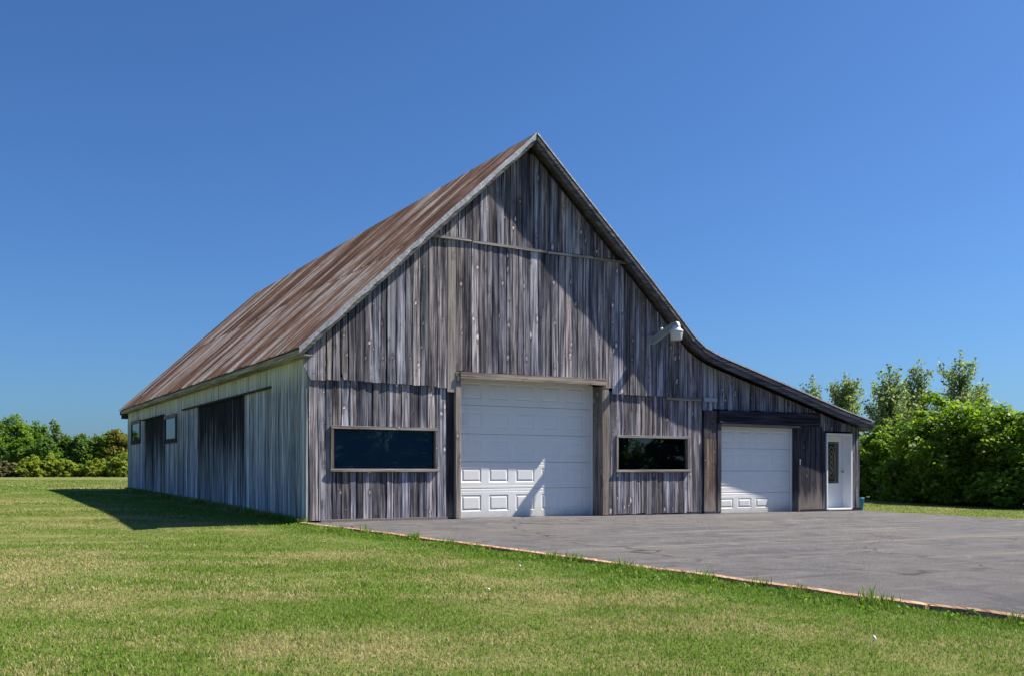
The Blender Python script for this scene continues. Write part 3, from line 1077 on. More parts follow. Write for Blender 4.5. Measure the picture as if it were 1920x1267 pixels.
# --- left side wall
tops = 3.135
WINS = [(11.85, 13.60, 1.84, 2.70), (17.95, 19.80, 1.96, 2.80)]
cuts = [0.0, 4.43, 9.23, 11.85, 13.60, 17.2, 17.95, 19.80, LEN]
for s0, s1 in zip(cuts[:-1], cuts[1:]):
    stained = (s0 == 4.43) or (s0 == 13.60)
    win = next((q for q in WINS if abs(q[0] - s0) < 1e-6), None)
    for a, b in widths(s0, s1, 0.19, 0.29):
        mid = (a + b) / 2
        zb = sz(mid) + random.uniform(-0.02, 0.05)
        if win:
            board(side, a, b, 0.0, zb, zb, win[2], win[2], M['wood_side'], side=True, segs=4)
            board(side, a, b, 0.0, win[3], win[3], tops, tops, M['wood_side'], side=True, segs=2)
        elif stained:
            board(side, a, b, -0.03, zb, zb, 2.74, 2.74, M['wood_side_stain'], side=True, segs=5, gap=0.012)
            board(side, a, b, 0.0, 2.735, 2.735, tops, tops, M['wood_side'], side=True, segs=2)
        elif s0 == 0.0 or s0 == 9.23:
            # boards behind and below the old door rail
            lo = 2.2 < mid < 4.43 or 9.23 < mid < 10.95
            if lo:
                board(side, a, b, -0.012, zb, zb, 2.735, 2.735, M['wood_side'], side=True, segs=5)
                board(side, a, b, 0.006, 2.735, 2.735, tops, tops, M['wood_side'], side=True, segs=2)
            else:
                board(side, a, b, 0.0, zb, zb, tops, tops, M['wood_side'], side=True, segs=5)
        else:
            board(side, a, b, 0.0, zb, zb, tops, tops, M['wood_side'], side=True, segs=5)
for a, b in ((2.25, 5.6), (5.61, 10.95), (13.65, 17.6)):
    box('door_rail', -0.085, -0.035, a, b, 2.725, 2.765, M['wood_dark'], side, bevel=0.005, jit=0.006)
box('corner_board', -0.052, -0.002, -0.022, 0.10, sz(0), 3.12, M['wood_side'], side, bevel=0.004)

for (a, b, z0, z1) in WINS:
    w = empty('window', (0, 0, 0), 0, barn)
    box('frame', -0.075, 0.05, a, b, z0, z0 + 0.13, M['wood_dark'], w, bevel=0.004)
    box('frame', -0.075, 0.05, a, b, z1 - 0.11, z1, M['wood_trim'], w, bevel=0.004)
    box('frame', -0.065, 0.05, a, a + 0.10, z0 + 0.132, z1 - 0.112, M['wood_dark'], w, bevel=0.004)
    box('frame', -0.065, 0.05, b - 0.13, b, z0 + 0.132, z1 - 0.112, M['wood_dark'], w, bevel=0.004)
    box('pane', -0.045, -0.039, a + 0.09, b - 0.12, z0 + 0.12, z1 - 0.10, M['glass_side'], w)

# --- roof
roof = empty('roof', (0, 0, 0), 0, barn)


def rib_profile(wd, nr=4):
    pts = [(0.0, 0.0)]
    p = wd / nr
    for k in range(nr):
        c = p * (k + 0.5)
        pts += [(c - 0.030, 0.0), (c - 0.013, 0.030), (c + 0.013, 0.030), (c + 0.030, 0.0)]
    pts.append((wd + 0.03, 0.004))
    return pts


def sheet_mesh(name, wd, length, nr=4, segs=3):
    pr = rib_profile(wd, nr)
    vs, fs = [], []
    for j in range(segs + 1):
        y = length * j / segs
        for x, z in pr:
            vs.append((x, y, z))
    m = len(pr)
    for j in range(segs):
        for i in range(m - 1):
            fs.append((j * m + i, j * m + i + 1, (j + 1) * m + i + 1, (j + 1) * m + i))
    me = bpy.data.meshes.new(name)
    me.from_pydata(vs, [], fs)
    me.materials.append(M['roof'])
    return me


SW = 0.70
NS = int(round((RB - RF) / SW))
SW = (RB - RF) / NS
LL = math.hypot(APEX[0] - EAVE_L[0], APEX[1] - EAVE_L[1])
AL = math.atan2(APEX[1] - EAVE_L[1], APEX[0] - EAVE_L[0])
lowL, upL = LL * 0.47, LL * 0.53 + 0.12
me_low = sheet_mesh('roof_sheet', SW, lowL)
me_up = sheet_mesh('roof_sheet_up', SW, upL)


def put_sheet(me, n0, u, z, ang, lift, flip=False, mat=None):
    """local x runs along the ridge, local y up the slope"""
    o = bpy.data.objects.new('roof_sheet', me)
    link(o, roof)
    c, s = math.cos(ang), math.sin(ang)
    if not flip:                       # left slope: up the slope = (+c, s)
        yv = Vector((c, 0, s)); xv = Vector((0, 1, 0)); zv = xv.cross(yv)
        if zv.z < 0:
            xv = -xv; zv = xv.cross(yv)
            n0 = n0 + SW
    else:                              # right slopes: up the slope = (-c, s)
        yv = Vector((-c, 0, s)); xv = Vector((0, 1, 0)); zv = xv.cross(yv)
        if zv.z < 0:
            xv = -xv; zv = xv.cross(yv)
            n0 = n0 + SW
    mtx = Matrix((xv, yv, zv)).transposed().to_4x4()
    jr = Matrix.Rotation(random.uniform(-0.004, 0.004), 4, 'Z')
    p = Vector((u, n0, z)) + zv * (lift + random.uniform(0, 0.006))
    o.matrix_basis = Matrix.Translation(p) @ mtx @ jr
    return o


for k in range(NS):
    n0 = RF + SW * k
    e = random.uniform(-0.05, 0.02)
    put_sheet(me_low, n0, EAVE_L[0] + e * math.cos(AL) , EAVE_L[1] + e * math.sin(AL), AL, 0.0)
    q = lowL - 0.10
    put_sheet(me_up, n0, EAVE_L[0] + q * math.cos(AL), EAVE_L[1] + q * math.sin(AL), AL, 0.007)
# the bright replacement strip near the far end
q0 = 0.55
bs = box('metal_strip', -0.10, 0.10, 0.0, LL - q0 - 0.15, 0.03, 0.036, M['roof_new'], roof)
yv = Vector((math.cos(AL), 0, math.sin(AL)))
xv = Vector((0, -1, 0))
bs.matrix_basis = Matrix.Translation(Vector((EAVE_L[0] + q0 * math.cos(AL), 18.6, EAVE_L[1] + q0 * math.sin(AL)))) @ Matrix((xv, yv, xv.cross(yv))).transposed().to_4x4()

# right slopes
AR = math.atan2(APEX[1] - BEND[1], BEND[0] - APEX[0])
LR = math.hypot(BEND[0] - APEX[0], APEX[1] - BEND[1])
P2 = (10.18, 3.68)
P3 = (15.50, 2.31)
A2 = math.atan2(BEND[1] - P2[1], P2[0] - BEND[0])
L2 = math.hypot(P2[0] - BEND[0], BEND[1] - P2[1])
A3 = math.atan2(P2[1] - P3[1], P3[0] - P2[0])
L3 = math.hypot(P3[0] - P2[0], P2[1] - P3[1])
me_r = sheet_mesh('roof_sheet_r', SW, LR + 0.02)
me_2 = sheet_mesh('roof_sheet_b', SW, L2 + 0.08)
me_3 = sheet_mesh('roof_sheet_c', SW, L3 + 0.08)
for k in range(NS):
    n0 = RF + SW * k
    put_sheet(me_r, n0, BEND[0], BEND[1], AR, 0.004, True)
    put_sheet(me_2, n0, P2[0], P2[1], A2, -0.004, True)
    put_sheet(me_3, n0, P3[0], P3[1], A3, -0.010, True)

# roof deck under the sheets (keeps the inside dark), ridge cap, rake boards, eave fascia
def deck(name, pts, dz0, dz1, n0, n1, mat, parent):
    bm = bmesh.new()
    secs = []
    for (u, z) in pts:
        secs.append([bm.verts.new((u, nn, z + dz)) for nn, dz in ((n0, dz0), (n1, dz0), (n1, dz1), (n0, dz1))])
    for a, b in zip(secs[:-1], secs[1:]):
        for q in range(4):
            bm.faces.new((a[q], a[(q + 1) % 4], b[(q + 1) % 4], b[q]))
    bm.faces.new(secs[0])
    bm.faces.new(secs[-1][::-1])
    return bm_obj(name, bm, mat, parent)


deck('roof_deck', [(EAVE_L[0] + 0.03, EAVE_L[1] + 0.03), APEX], -0.05, -0.012, RF + 0.03, RB - 0.03, M['wood_rake'], roof)
deck('roof_deck', [(p[0], p[1] - 0.015) for p in PROF_R[:-1]] + [(15.45, 2.31)], -0.05, -0.012, RF + 0.03, RB - 0.03, M['wood_rake'], roof)
bm = bmesh.new()
secs = []
for k in range(25):
    n = RF - 0.02 + (RB - RF + 0.04) * k / 24
    dz = 0.025 + random.uniform(-0.008, 0.008)
    secs.append([bm.verts.new((APEX[0] + du, n, APEX[1] + dz + zz)) for du, zz in ((-0.20, -0.19), (-0.02, 0.0), (0.02, 0.0), (0.20, -0.19), (0.16, -0.19), (0.0, -0.03), (-0.16, -0.19))])
for a, b in zip(secs[:-1], secs[1:]):
    for q in range(7):
        bm.faces.new((a[q], a[(q + 1) % 7], b[(q + 1) % 7], b[q]))
bm.faces.new(secs[0]); bm.faces.new(secs[-1][::-1])
bm_obj('ridge_cap', bm, M['galv'], roof)

# rake on the left: wooden rake board under a bent strip of galvanised metal
deck('rake_board', [(EAVE_L[0] - 0.0, EAVE_L[1]), (APEX[0] - 0.003, APEX[1] - 0.003)], -0.16, -0.045, RF + 0.002, RF + 0.03, M['wood_rake'], roof)
bm = bmesh.new()
secs = []
K = 34
for k in range(K + 1):
    f = k / K
    u = EAVE_L[0] - 0.03 + (APEX[0] - 0.02 - EAVE_L[0] + 0.03) * f
    z = EAVE_L[1] - 0.03 + (APEX[1] - EAVE_L[1] + 0.01) * f
    j = random.uniform(-0.012, 0.012)
    j2 = random.uniform(-0.03, 0.02)
    secs.append([bm.verts.new(p) for p in ((u, RF + 0.11, z + 0.034), (u, RF - 0.012, z + 0.036 + j * 0.5), (u, RF - 0.024 + j * 0.4, z + 0.01), (u, RF - 0.014 + j * 0.4, z - 0.075 + j2), (u, RF - 0.008 + j * 0.4, z - 0.075 + j2), (u, RF - 0.012, z + 0.004), (u, RF + 0.0, z + 0.026), (u, RF + 0.11, z + 0.028))])
for a, b in zip(secs[:-1], secs[1:]):
    for q in range(8):
        bm.faces.new((a[q], a[(q + 1) % 8], b[(q + 1) % 8], b[q]))
bm.faces.new(secs[0]); bm.faces.new(secs[-1][::-1])
bm_obj('metal_rake_trim', bm, M['galv'], roof)
# rake on the right: two grey boards, thin metal edge
main_r = PROF_R[:5]
lean_r = PROF_R[4:]
deck('rake_board', main_r, -0.265, -0.045, RF - 0.0, RF + 0.03, M['wood_rake'], roof)
deck('rake_board', main_r, -0.135, -0.04, RF - 0.028, RF - 0.002, M['wood_rake'], roof)
deck('rake_board', lean_r, -0.235, -0.055, RF - 0.0, RF + 0.03, M['wood_rake'], roof)
deck('rake_board', lean_r, -0.125, -0.05, RF - 0.03, RF - 0.002, M['wood_dark_h'], roof)
deck('metal_edge', main_r, -0.008, 0.026, RF - 0.036, RF + 0.05, M['galv'], roof)
deck('metal_edge', lean_r, -0.012, 0.020, RF - 0.036, RF + 0.05, M['galv'], roof)
# back rakes
deck('rake_board', [(EAVE_L[0], EAVE_L[1]), APEX], -0.2, -0.045, RB - 0.03, RB - 0.002, M['wood_rake'], roof)
# eave along the left side
box('eave_fascia', EAVE_L[0] + 0.025, EAVE_L[0] + 0.055, RF + 0.05, RB - 0.06, 3.150, 3.252, M['wood_fascia'], roof, bevel=0.004)
box('eave_soffit', EAVE_L[0] + 0.058, 0.02, RF + 0.06, RB - 0.07, 3.135, 3.155, M['wood_fascia'], roof)
box('eave_bracket', EAVE_L[0] + 0.03, 0.03, RB - 0.30, RB - 0.10, 2.95, 3.13, M['wood_dark'], roof, bevel=0.01)
box('eave_fascia', 15.42, 15.45, RF + 0.05, RB - 0.06, 2.08, 2.28, M['wood_fascia'], roof)

# ------------------------------------------------------------------ lamp on the gable wall
lamp = empty('yard_lamp', (float(w2(8.22, -0.085)[0]), float(w2(8.22, -0.085)[1]), 3.98), TH)
tag(lamp, 'grey armed yard lamp with white lens high on the barn gable', 'lamp')
box('wall_bracket', -0.09, 0.06, -0.015, 0.012, -0.06, 0.14, M['lamp_metal'], lamp, bevel=0.004)
bm = bmesh.new()
pa = Vector((0.0, -0.01, 0.03)); pb = Vector((0.09, -0.66, 0.32))
dv = (pb - pa).normalized(); sv = Vector((1, 0.13, 0)).normalized(); uv_ = sv.cross(dv).normalized()
if uv_.z < 0:
    uv_ = -uv_
rows = []
for p, w_, h_ in ((pa, 0.055, 0.075), (pa + dv * 0.35, 0.055, 0.07), (pb, 0.055, 0.06), (pb + Vector((0.012, -0.10, 0.01)), 0.05, 0.05), (pb + Vector((0.016, -0.13, -0.02)), 0.04, 0.03)):
    rows.append([bm.verts.new(p + sv * a * w_ + uv_ * b * h_) for a, b in ((-1, -1), (1, -1), (1, 1), (-1, 1))])
for a, b in zip(rows[:-1], rows[1:]):
    for q in range(4):
        bm.faces.new((a[q], a[(q + 1) % 4], b[(q + 1) % 4], b[q]))
bm.faces.new(rows[0]); bm.faces.new(rows[-1][::-1])
bm_obj('arm', bm, M['lamp_metal'], lamp)
hx, hy = 0.10, -0.70
bm = bmesh.new()
lathe(bm, hx, hy, [(0.05, 0.30), (0.075, 0.29), (0.10, 0.23), (0.158, 0.175), (0.160, 0.155), (0.150, 0.155)], 22)
bm_obj('hood', bm, M['lamp_white'], lamp, smooth=True)
bm = bmesh.new()
lathe(bm, hx, hy, [(0.150, 0.152), (0.146, 0.13), (0.128, -0.02), (0.118, -0.035), (0.05, -0.042)], 22)
bm_obj('lens', bm, M['lens'], lamp, smooth=True)
bm = bmesh.new()
lathe(bm, 0.035, -0.26, [(0.028, 0.20), (0.034, 0.21), (0.034, 0.285), (0.026, 0.30)], 12)
bm_obj('photocell', bm, M['lamp_white'], lamp, smooth=True)

# ------------------------------------------------------------------ blue bucket behind the corner
bx_, by_ = w2(15.80, 0.36)
bk = empty('bucket', (bx_, by_, float(ground_z(bx_, by_))), TH)
tag(bk, 'small blue plastic bucket on the ground beside the right barn corner', 'bucket')
bm = bmesh.new()
lathe(bm, 0, 0, [(0.11, 0.0), (0.115, 0.01), (0.145, 0.33), (0.152, 0.335), (0.152, 0.36), (0.14, 0.36), (0.138, 0.33), (0.105, 0.03)], 20)
bm_obj('body', bm, M['blue_plastic'], bk, smooth=True)
bm = bmesh.new()
bm_tube(bm, [(0.15 * math.cos(q), 0.02, 0.33 - 0.10 * math.sin(q)) for q in np.linspace(0, math.pi, 11)], [0.004] * 11, 5)
bm_obj('handle', bm, M['lamp_metal'], bk)


# ------------------------------------------------------------------ trees and shrubs
def leaf_mesh(name, cen, size, mat, parent, up=0.35, elong=1.7, outc=None, dead=0.0):
    """cen: (n,3) leaf places; each leaf is a small folded diamond"""
    n = len(cen)
    nrm = rng.normal(size=(n, 3))
    if outc is not None:
        nrm += 1.2 * outc
    nrm[:, 2] += up * 2
    nrm /= np.linalg.norm(nrm, axis=1)[:, None] + 1e-9
    t = rng.normal(size=(n, 3))
    t -= (t * nrm).sum(1)[:, None] * nrm
    t /= np.linalg.norm(t, axis=1)[:, None] + 1e-9
    b = np.cross(nrm, t)
    s = (size * rng.uniform(0.6, 1.35, n))[:, None]
    v = np.empty((n, 4, 3))
    v[:, 0] = cen - t * s * elong * 0.5
    v[:, 1] = cen + b * s * 0.5 - nrm * s * 0.12
    v[:, 2] = cen + t * s * elong * 0.5 - nrm * s * 0.2
    v[:, 3] = cen - b * s * 0.5 - nrm * s * 0.12
    me = bpy.data.meshes.new(name)
    me.vertices.add(4 * n)
    me.vertices.foreach_set('co', v.reshape(-1))
    me.loops.add(4 * n)
    me.loops.foreach_set('vertex_index', np.arange(4 * n, dtype=np.int32))
    me.polygons.add(n)
    me.polygons.foreach_set('loop_start', np.arange(0, 4 * n, 4, dtype=np.int32))
    me.polygons.foreach_set('loop_total', np.full(n, 4, dtype=np.int32))
    uvl = me.uv_layers.new(name='UVMap')
    uvv = np.repeat(np.stack([rng.uniform(0, 1, n), rng.uniform(0, 1, n)], 1), 4, axis=0)
    uvl.data.foreach_set('uv', uvv.reshape(-1))
    me.materials.append(mat)
    me.update()
    me.validate()
    return link(bpy.data.objects.new(name, me), parent)


def unit(n):
    d = rng.normal(size=(n, 3))
    return d / np.linalg.norm(d, axis=1)[:, None]


def limbs(parent, h, r0, tips, seg=6, lean=(0, 0), split=0.35, name='trunk'):
    """tapered trunk with limbs reaching to the given tips"""
    bm = bmesh.new()
    top = Vector((lean[0], lean[1], h))
    pts = [Vector((0, 0, -0.15))]
    for k in range(1, 6):
        f = k / 5
        pts.append(Vector((lean[0] * f + random.uniform(-0.03, 0.03) * h * 0.3, lean[1] * f + random.uniform(-0.03, 0.03) * h * 0.3, h * f)))
    bm_tube(bm, pts, [r0 * (1 - 0.8 * k / 5) for k in range(6)], seg)
    for tp in tips:
        tp = Vector(tp)
        f = min(0.92, max(split * 0.6, random.uniform(split, 0.9) * min(1.0, tp.z / h)))
        i = min(4, int(f * 5))
        st = pts[i].lerp(pts[i + 1], f * 5 - i)
        m1 = st.lerp(tp, 0.4) + Vector((random.uniform(-1, 1), random.uniform(-1, 1), random.uniform(-0.2, 0.8))) * (tp - st).length * 0.10
        rr = r0 * (1 - 0.8 * f) * 0.55
        bm_tube(bm, [st, m1, tp], [rr, rr * 0.6, rr * 0.18], 5)
    return bm_obj(name, bm, M['bark'], parent, smooth=True)


def clump_cloud(cc, cr, per):
    """leaves scattered round clump centres cc with radii cr"""
    n = len(cc)
    d = unit(n * per)
    r = rng.uniform(0, 1, n * per) ** 0.45
    c = np.repeat(cc, per, axis=0)
    rad = np.repeat(cr, per)
    off = d * (r * rad)[:, None]
    off[:, 2] *= 0.7
    return c + off, d


def round_tree(name, loc, w, h, base, mat, nclump, per, leaf, label, cat='tree', group=None, shape='round', trunk_r=0.14, jag=0.25):
    root = empty(name, (loc[0], loc[1], float(ground_z(loc[0], loc[1]))), random.uniform(0, 6.28))
    tag(root, label, cat, group)
    hh = h - base
    d = unit(nclump)
    rr = rng.uniform(0.30, 1.0, nclump) ** 0.5
    # lumpy outline: radius depends on direction
    ph = rng.uniform(0, 6.28, 4)
    ang = np.arctan2(d[:, 1], d[:, 0])
    jag = jag * 0.6
    lump = 1 + jag * (np.sin(2 * ang + ph[0]) * 0.4 + np.sin(3 * ang + 4 * d[:, 2] + ph[1]) * 0.5 + np.sin(5 * ang - 3 * d[:, 2] + ph[2]) * 0.35)
    cc = d * (rr * lump)[:, None]
    if shape == 'cone':
        f = rng.uniform(0, 1, nclump)
        rad = (1 - f) ** 0.75 * rng.uniform(0.25, 1, nclump) ** 0.5
        a = rng.uniform(0, 6.28, nclump)
        cc = np.stack([rad * np.cos(a), rad * np.sin(a), f * 2 - 1], 1)
    if shape == 'dome':
        cc[:, 2] = np.abs(cc[:, 2]) * 1.9 - 0.95
        k = rng.uniform(0, 1, nclump) < 0.25
        cc[k, 2] = rng.uniform(-0.98, -0.3, k.sum())
    cen = np.stack([cc[:, 0] * w / 2, cc[:, 1] * w / 2, base + hh / 2 + cc[:, 2] * hh / 2], 1)
    cr = rng.uniform(0.55, 1.25, nclump) * (w + hh) * 0.07
    if shape == 'cone':
        cr *= np.clip(1.2 - (cc[:, 2] + 1) * 0.4, 0.35, 1.2)
    cen[:, 2] = np.maximum(cen[:, 2], 0.25)
    L_, dd = clump_cloud(cen, cr, per)
    keep = L_[:, 2] > 0.05
    L_, dd = L_[keep], dd[keep]
    tips = [tuple(c) for c in cen[rng.permutation(nclump)[:10]]]
    limbs(root, base + hh * 0.8, trunk_r, tips)
    leaf_mesh('crown', L_, leaf, mat, root, outc=dd * 0.8, up=0.85)
    return root


def poplar(name, loc, w, h, mat, label, nshoot=16, per=150, leaf=0.12, group=None, base=0.8):
    """young poplar: steep shoots, thin leaves with sky between them"""
    root = empty(name, (loc[0], loc[1], float(ground_z(loc[0], loc[1]))), random.uniform(0, 6.28))
    tag(root, label, 'tree', group)
    bm = bmesh.new()
    bm_tube(bm, [(0, 0, -0.1), (0.05, 0.02, h * 0.5), (0, 0, h * 0.97)], [0.11, 0.06, 0.012], 6)
    pts = []
    for k in range(nshoot):
        f0 = rng.uniform(0.12, 0.80)
        a = rng.uniform(0, 6.28)
        ln = h * rng.uniform(0.20, 0.36) * (1.15 - 0.8 * f0)
        out = w / 2 * rng.uniform(0.35, 1.25) * (1.25 - f0 * 1.05)
        p0 = np.array([0, 0, h * f0])
        p1 = p0 + np.array([out * math.cos(a) * 0.65, out * math.sin(a) * 0.65, ln * 0.5])
        p2 = p0 + np.array([out * math.cos(a), out * math.sin(a), ln])
        bm_tube(bm, [p0, p1, p2], [0.028, 0.016, 0.006], 4)
        t = rng.uniform(0.1, 1.05, per)[:, None]
        q = (1 - t) ** 2 * p0 + 2 * t * (1 - t) * p1 + t ** 2 * p2
        pts.append(q + rng.normal(size=(per, 3)) * np.array([0.17, 0.17, 0.17]) * (1.25 - 0.7 * t))
    t = rng.uniform(0.45, 1.0, per * 2)[:, None]
    q = np.array([0, 0, h]) * t
    pts.append(q + rng.normal(size=(per * 2, 3)) * 0.19 * (1.2 - 0.8 * t))
    bm_obj('trunk', bm, M['bark'], root, smooth=True)
    P_ = np.concatenate(pts)
    P_ = P_[P_[:, 2] > base * 0.4]
    leaf_mesh('crown', P_, leaf, mat, root, up=0.1, elong=1.25)
    return root


def at(px, D):
    """place on the ground seen at picture column px at distance D"""
    return ((px - 960.0) / 1795.0 * D, D)


def ht(py, D, x, y):
    return 1.0 + (882.0 - py) / 1795.0 * D - float(ground_z(x, y))


# right of the barn: the hedge of tall shrubs
G_H = 'tall shrubs in the hedge right of the drive'
HEDGE = [
    # px, D, top py, width, mat, label
    (1645, 39.0, 800, 3.6, 'leaf_bright', 'bright green tall shrub directly right of the lean-to corner'),
    (1705, 37.0, 768, 3.6, 'leaf_mid', 'mid green tall shrub below the pointed poplar right of the barn'),
    (1748, 34.5, 742, 3.4, 'leaf_bright', 'yellow green tall shrub in the hedge left of its highest dome'),
    (1800, 33.0, 700, 4.2, 'leaf_bright', 'highest domed bright green shrub in the hedge beneath the last poplar'),
    (1868, 32.0, 715, 4.0, 'leaf_mid', 'mid green shrub with bare twigs below, second from the right picture edge'),
    (1925, 30.5, 728, 4.2, 'leaf_bright', 'bright green tall shrub cut by the right picture edge'),
]
for (px, D, py, w_, mt, lb_) in HEDGE:
    x, y = at(px, D)
    h_ = ht(py, D, x, y) * 0.87
    round_tree('tall_shrub', (x, y), w_, h_, 0.35 if mt == 'leaf_mid' else 0.15, M[mt], 190, 120, 0.105, lb_, 'shrub', G_H, 'dome', 0.07, 0.45)
LOWS = [(1690, 35.5, 905, 1.7, 'leaf_mid', 'low leafy bush at the foot of the hedge near the barn'),
        (1735, 33.2, 900, 1.8, 'leaf_dark', 'low dark bush at the hedge foot below the highest dome'),
        (1790, 31.4, 905, 1.6, 'leaf_mid', 'low bush with pale green leaves mid way along the hedge foot'),
        (1850, 30.3, 918, 1.5, 'leaf_mid', 'small low bush in front of the bare twigs in the hedge'),
        (1905, 29.2, 905, 1.7, 'leaf_mid', 'low bush at the hedge foot at the right picture edge')]
for (px, D, py, w_, mt, lb_) in LOWS:
    x, y = at(px, D)
    round_tree('low_bush', (x, y), w_, ht(py, D, x, y), 0.02, M[mt], 34, 90, 0.12, lb_, 'bush', 'low bushes at the foot of the hedge', 'dome', 0.03, 0.3)
# the hedge goes on along the drive, out of view, made taller to darken the window reflections
for k, (u, n) in enumerate(((25.2, -7.5), (26.3, -12.0), (27.5, -16.5), (28.0, -21.5), (27.0, -27.0))):
    x, y = w2(u, n)
    round_tree('tall_shrub', (x, y), 4.6, random.uniform(5.6, 6.6), 0.1, M['leaf_dark'], 110, 110, 0.2, 'tall unseen shrub further along the hedge, heightened to darken the window reflection', 'shrub', G_H, 'dome', 0.07, 0.3)

G_P = 'young poplars behind the hedge and lean-to'
for (px, D, py, w_, lb_, ns) in (
        (1523, 50, 703, 1.3, 'small grey green poplar top rising above the lean-to roof, leftmost of the poplars', 14),
        (1585, 47, 697, 2.3, 'bushy grey green poplar behind the low end of the lean-to roof', 26),
        (1668, 45, 682, 2.2, 'pointed poplar with dense leaves standing right of the roof end', 28),
        (1727, 46, 672, 1.7, 'slender sparse poplar between the pointed one and the highest', 18),
        (1800, 45, 658, 2.4, 'highest poplar rising behind the domed shrub', 24),
        (1700, 48, 720, 1.5, 'short thin poplar showing between two taller poplars', 12),
        (1842, 47, 712, 1.1, 'thin poplar tip right of the highest poplar', 10)):
    x, y = at(px, D)
    poplar('poplar_tree', (x, y), w_ * 1.25, ht(py, D, x, y), M['leaf_grey'], lb_, int(ns * 2.2), 105, 0.10, G_P)

# far tree line on the left
FAR = [
    # px, D, top, width px, base m, mat, shape, label
    (-22, 112, 776, 60, 1.0, 'leaf_dark', 'round', 'dark green tree cut by the left picture edge, tallest of the tree line'),
    (22, 114, 778, 56, 1.0, 'leaf_mid', 'round', 'tall green tree second from the left picture edge'),
    (66, 118, 792, 40, 1.2, 'leaf_mid', 'round', 'thin topped green tree with gaps in its crown behind the tree line'),
    (104, 114, 786, 38, 0.8, 'leaf_grey', 'cone', 'grey green tree with upright pointed tips left of the gap in the tree line'),
    (45, 108, 822, 44, 0.6, 'leaf_mid', 'round', 'mid green lower tree below the two tallest in the tree line'),
    (85, 107, 824, 40, 0.6, 'leaf_dark', 'round', 'dark lower tree at the foot of the tree with pointed tips'),
    (152, 110, 816, 38, 0.8, 'leaf_dark', 'round', 'dark round tree right of the gap in the tree line'),
    (178, 114, 812, 26, 0.8, 'leaf_grey', 'cone', 'pale thin tree between the dark round tree and the rusty crowned one'),
    (216, 112, 804, 52, 0.9, 'leaf_rust', 'round', 'round tree with rusty tinged crown beside the far barn corner'),
    (128, 113, 822, 34, 0.4, 'leaf_mid', 'round', 'lower green tree filling the gap of the tree line'),
    (196, 111, 818, 34, 0.4, 'leaf_mid', 'round', 'green tree tucked left of the rusty crowned tree'),
    (256, 114, 812, 46, 0.8, 'leaf_mid', 'round', 'green tree half hidden behind the far barn corner'),
]
for (px, D, py, wpx, base, mt, shp, lb_) in FAR:
    x, y = at(px, D)
    if shp == 'cone':
        poplar('far_tree', (x, y), wpx * 1.1 / 1795 * D, ht(py, D, x, y), M[mt], lb_, 34, 90, 0.19, 'trees in the far tree line')
        continue
    round_tree('far_tree', (x, y), wpx * 1.25 / 1795 * D, ht(py, D, x, y), base * 0.5, M[mt], 210, 42, 0.19, lb_, 'tree', 'trees in the far tree line', shp, 0.16, 0.35)
SHR = [
    (-8, 100, 858, 40, 'leaf_dry', 'olive brown dry shrub at the left picture edge below the tree line'),
    (30, 101, 862, 36, 'leaf_dry', 'brown green shrub beside the dry one at far left'),
    (62, 100, 846, 44, 'leaf_yellow', 'large yellow green shrub in front of the tallest trees'),
    (98, 101, 850, 38, 'leaf_yellow', 'yellow green shrub below the tree with pointed tips'),
    (128, 100, 862, 34, 'leaf_yellow', 'light green shrub below the gap in the tree line'),
    (152, 101, 866, 30, 'leaf_mid', 'mid green shrub below the dark round tree'),
    (178, 100, 852, 34, 'leaf_yellow', 'pale yellow green shrub below the pale thin tree'),
    (204, 101, 860, 32, 'leaf_mid', 'green shrub below the rusty crowned tree'),
    (232, 100, 846, 40, 'leaf_yellow', 'light green shrub touching the far barn corner'),
]
for (px, D, py, wpx, mt, lb_) in SHR:
    x, y = at(px, D)
    round_tree('far_shrub', (x, y), wpx * 1.3 / 1795 * D, ht(py, D, x, y) * random.uniform(0.85, 1.05), 0.05, M[mt], 150, 34, 0.16, lb_, 'shrub', 'shrubs along the far tree line', 'dome', 0.08, 0.3)
# more of the same line further left, the first of it seen in the far side window
for k, (bx2, D, hh_, w_, lb_) in enumerate(((-0.575, 109, 8.0, 6.5, 'green tree of the far line just outside the left picture edge'),
                                       (-0.625, 108, 8.6, 6.5, 'broad green tree mirrored in the left half of the far side window'),
                                       (-0.667, 108, 8.2, 5.5, 'last green tree of the line mirrored in the far side window'),
                                       (-0.715, 108, 4.6, 2.6, 'small dark tree mirrored low in the nearer side window'))):
    round_tree('far_tree', (bx2 * D, D), w_, hh_, 0.2, M['leaf_mid'], 60, 60, 0.34, lb_, 'tree', 'trees in the far tree line', 'round', 0.16, 0.3)
# unseen trees added across the yard to darken reflections in the left front window
for k, (x, y) in enumerate(((33.0, -7.5), (39.0, -2.0), (30.0, -14.0))):
    round_tree('added_broad_tree', (x, y), 8.5, 8.0, 0.4, M['leaf_mid'], 90, 70, 0.28, 'unseen broad tree added to darken the front window reflection', 'tree', 'unseen trees added across the yard', 'round', 0.2, 0.3)


# ------------------------------------------------------------------ grass
def inside_drive_or_barn(x, y):
    rel = np.stack([x - C0[0], y - C0[1]], 1)
    u = rel @ UD
    n = rel @ ND
    left = np.where(n < -0.15, -0.02 + (n + 0.15) * (1.51 / -12.9), -0.02) - 0.10
    rgt = np.interp(n, [-21.5, -9.0, -4.4, -0.9, 0.36], [19.0, 16.6, 15.75, 15.45, 15.34]) + 0.05
    ind = (n < 0.36) & (u > left) & (u < rgt)
    inb = (n >= -0.1) & (n < LEN) & (u > -0.03) & (u < 15.36)
    return ind | inb


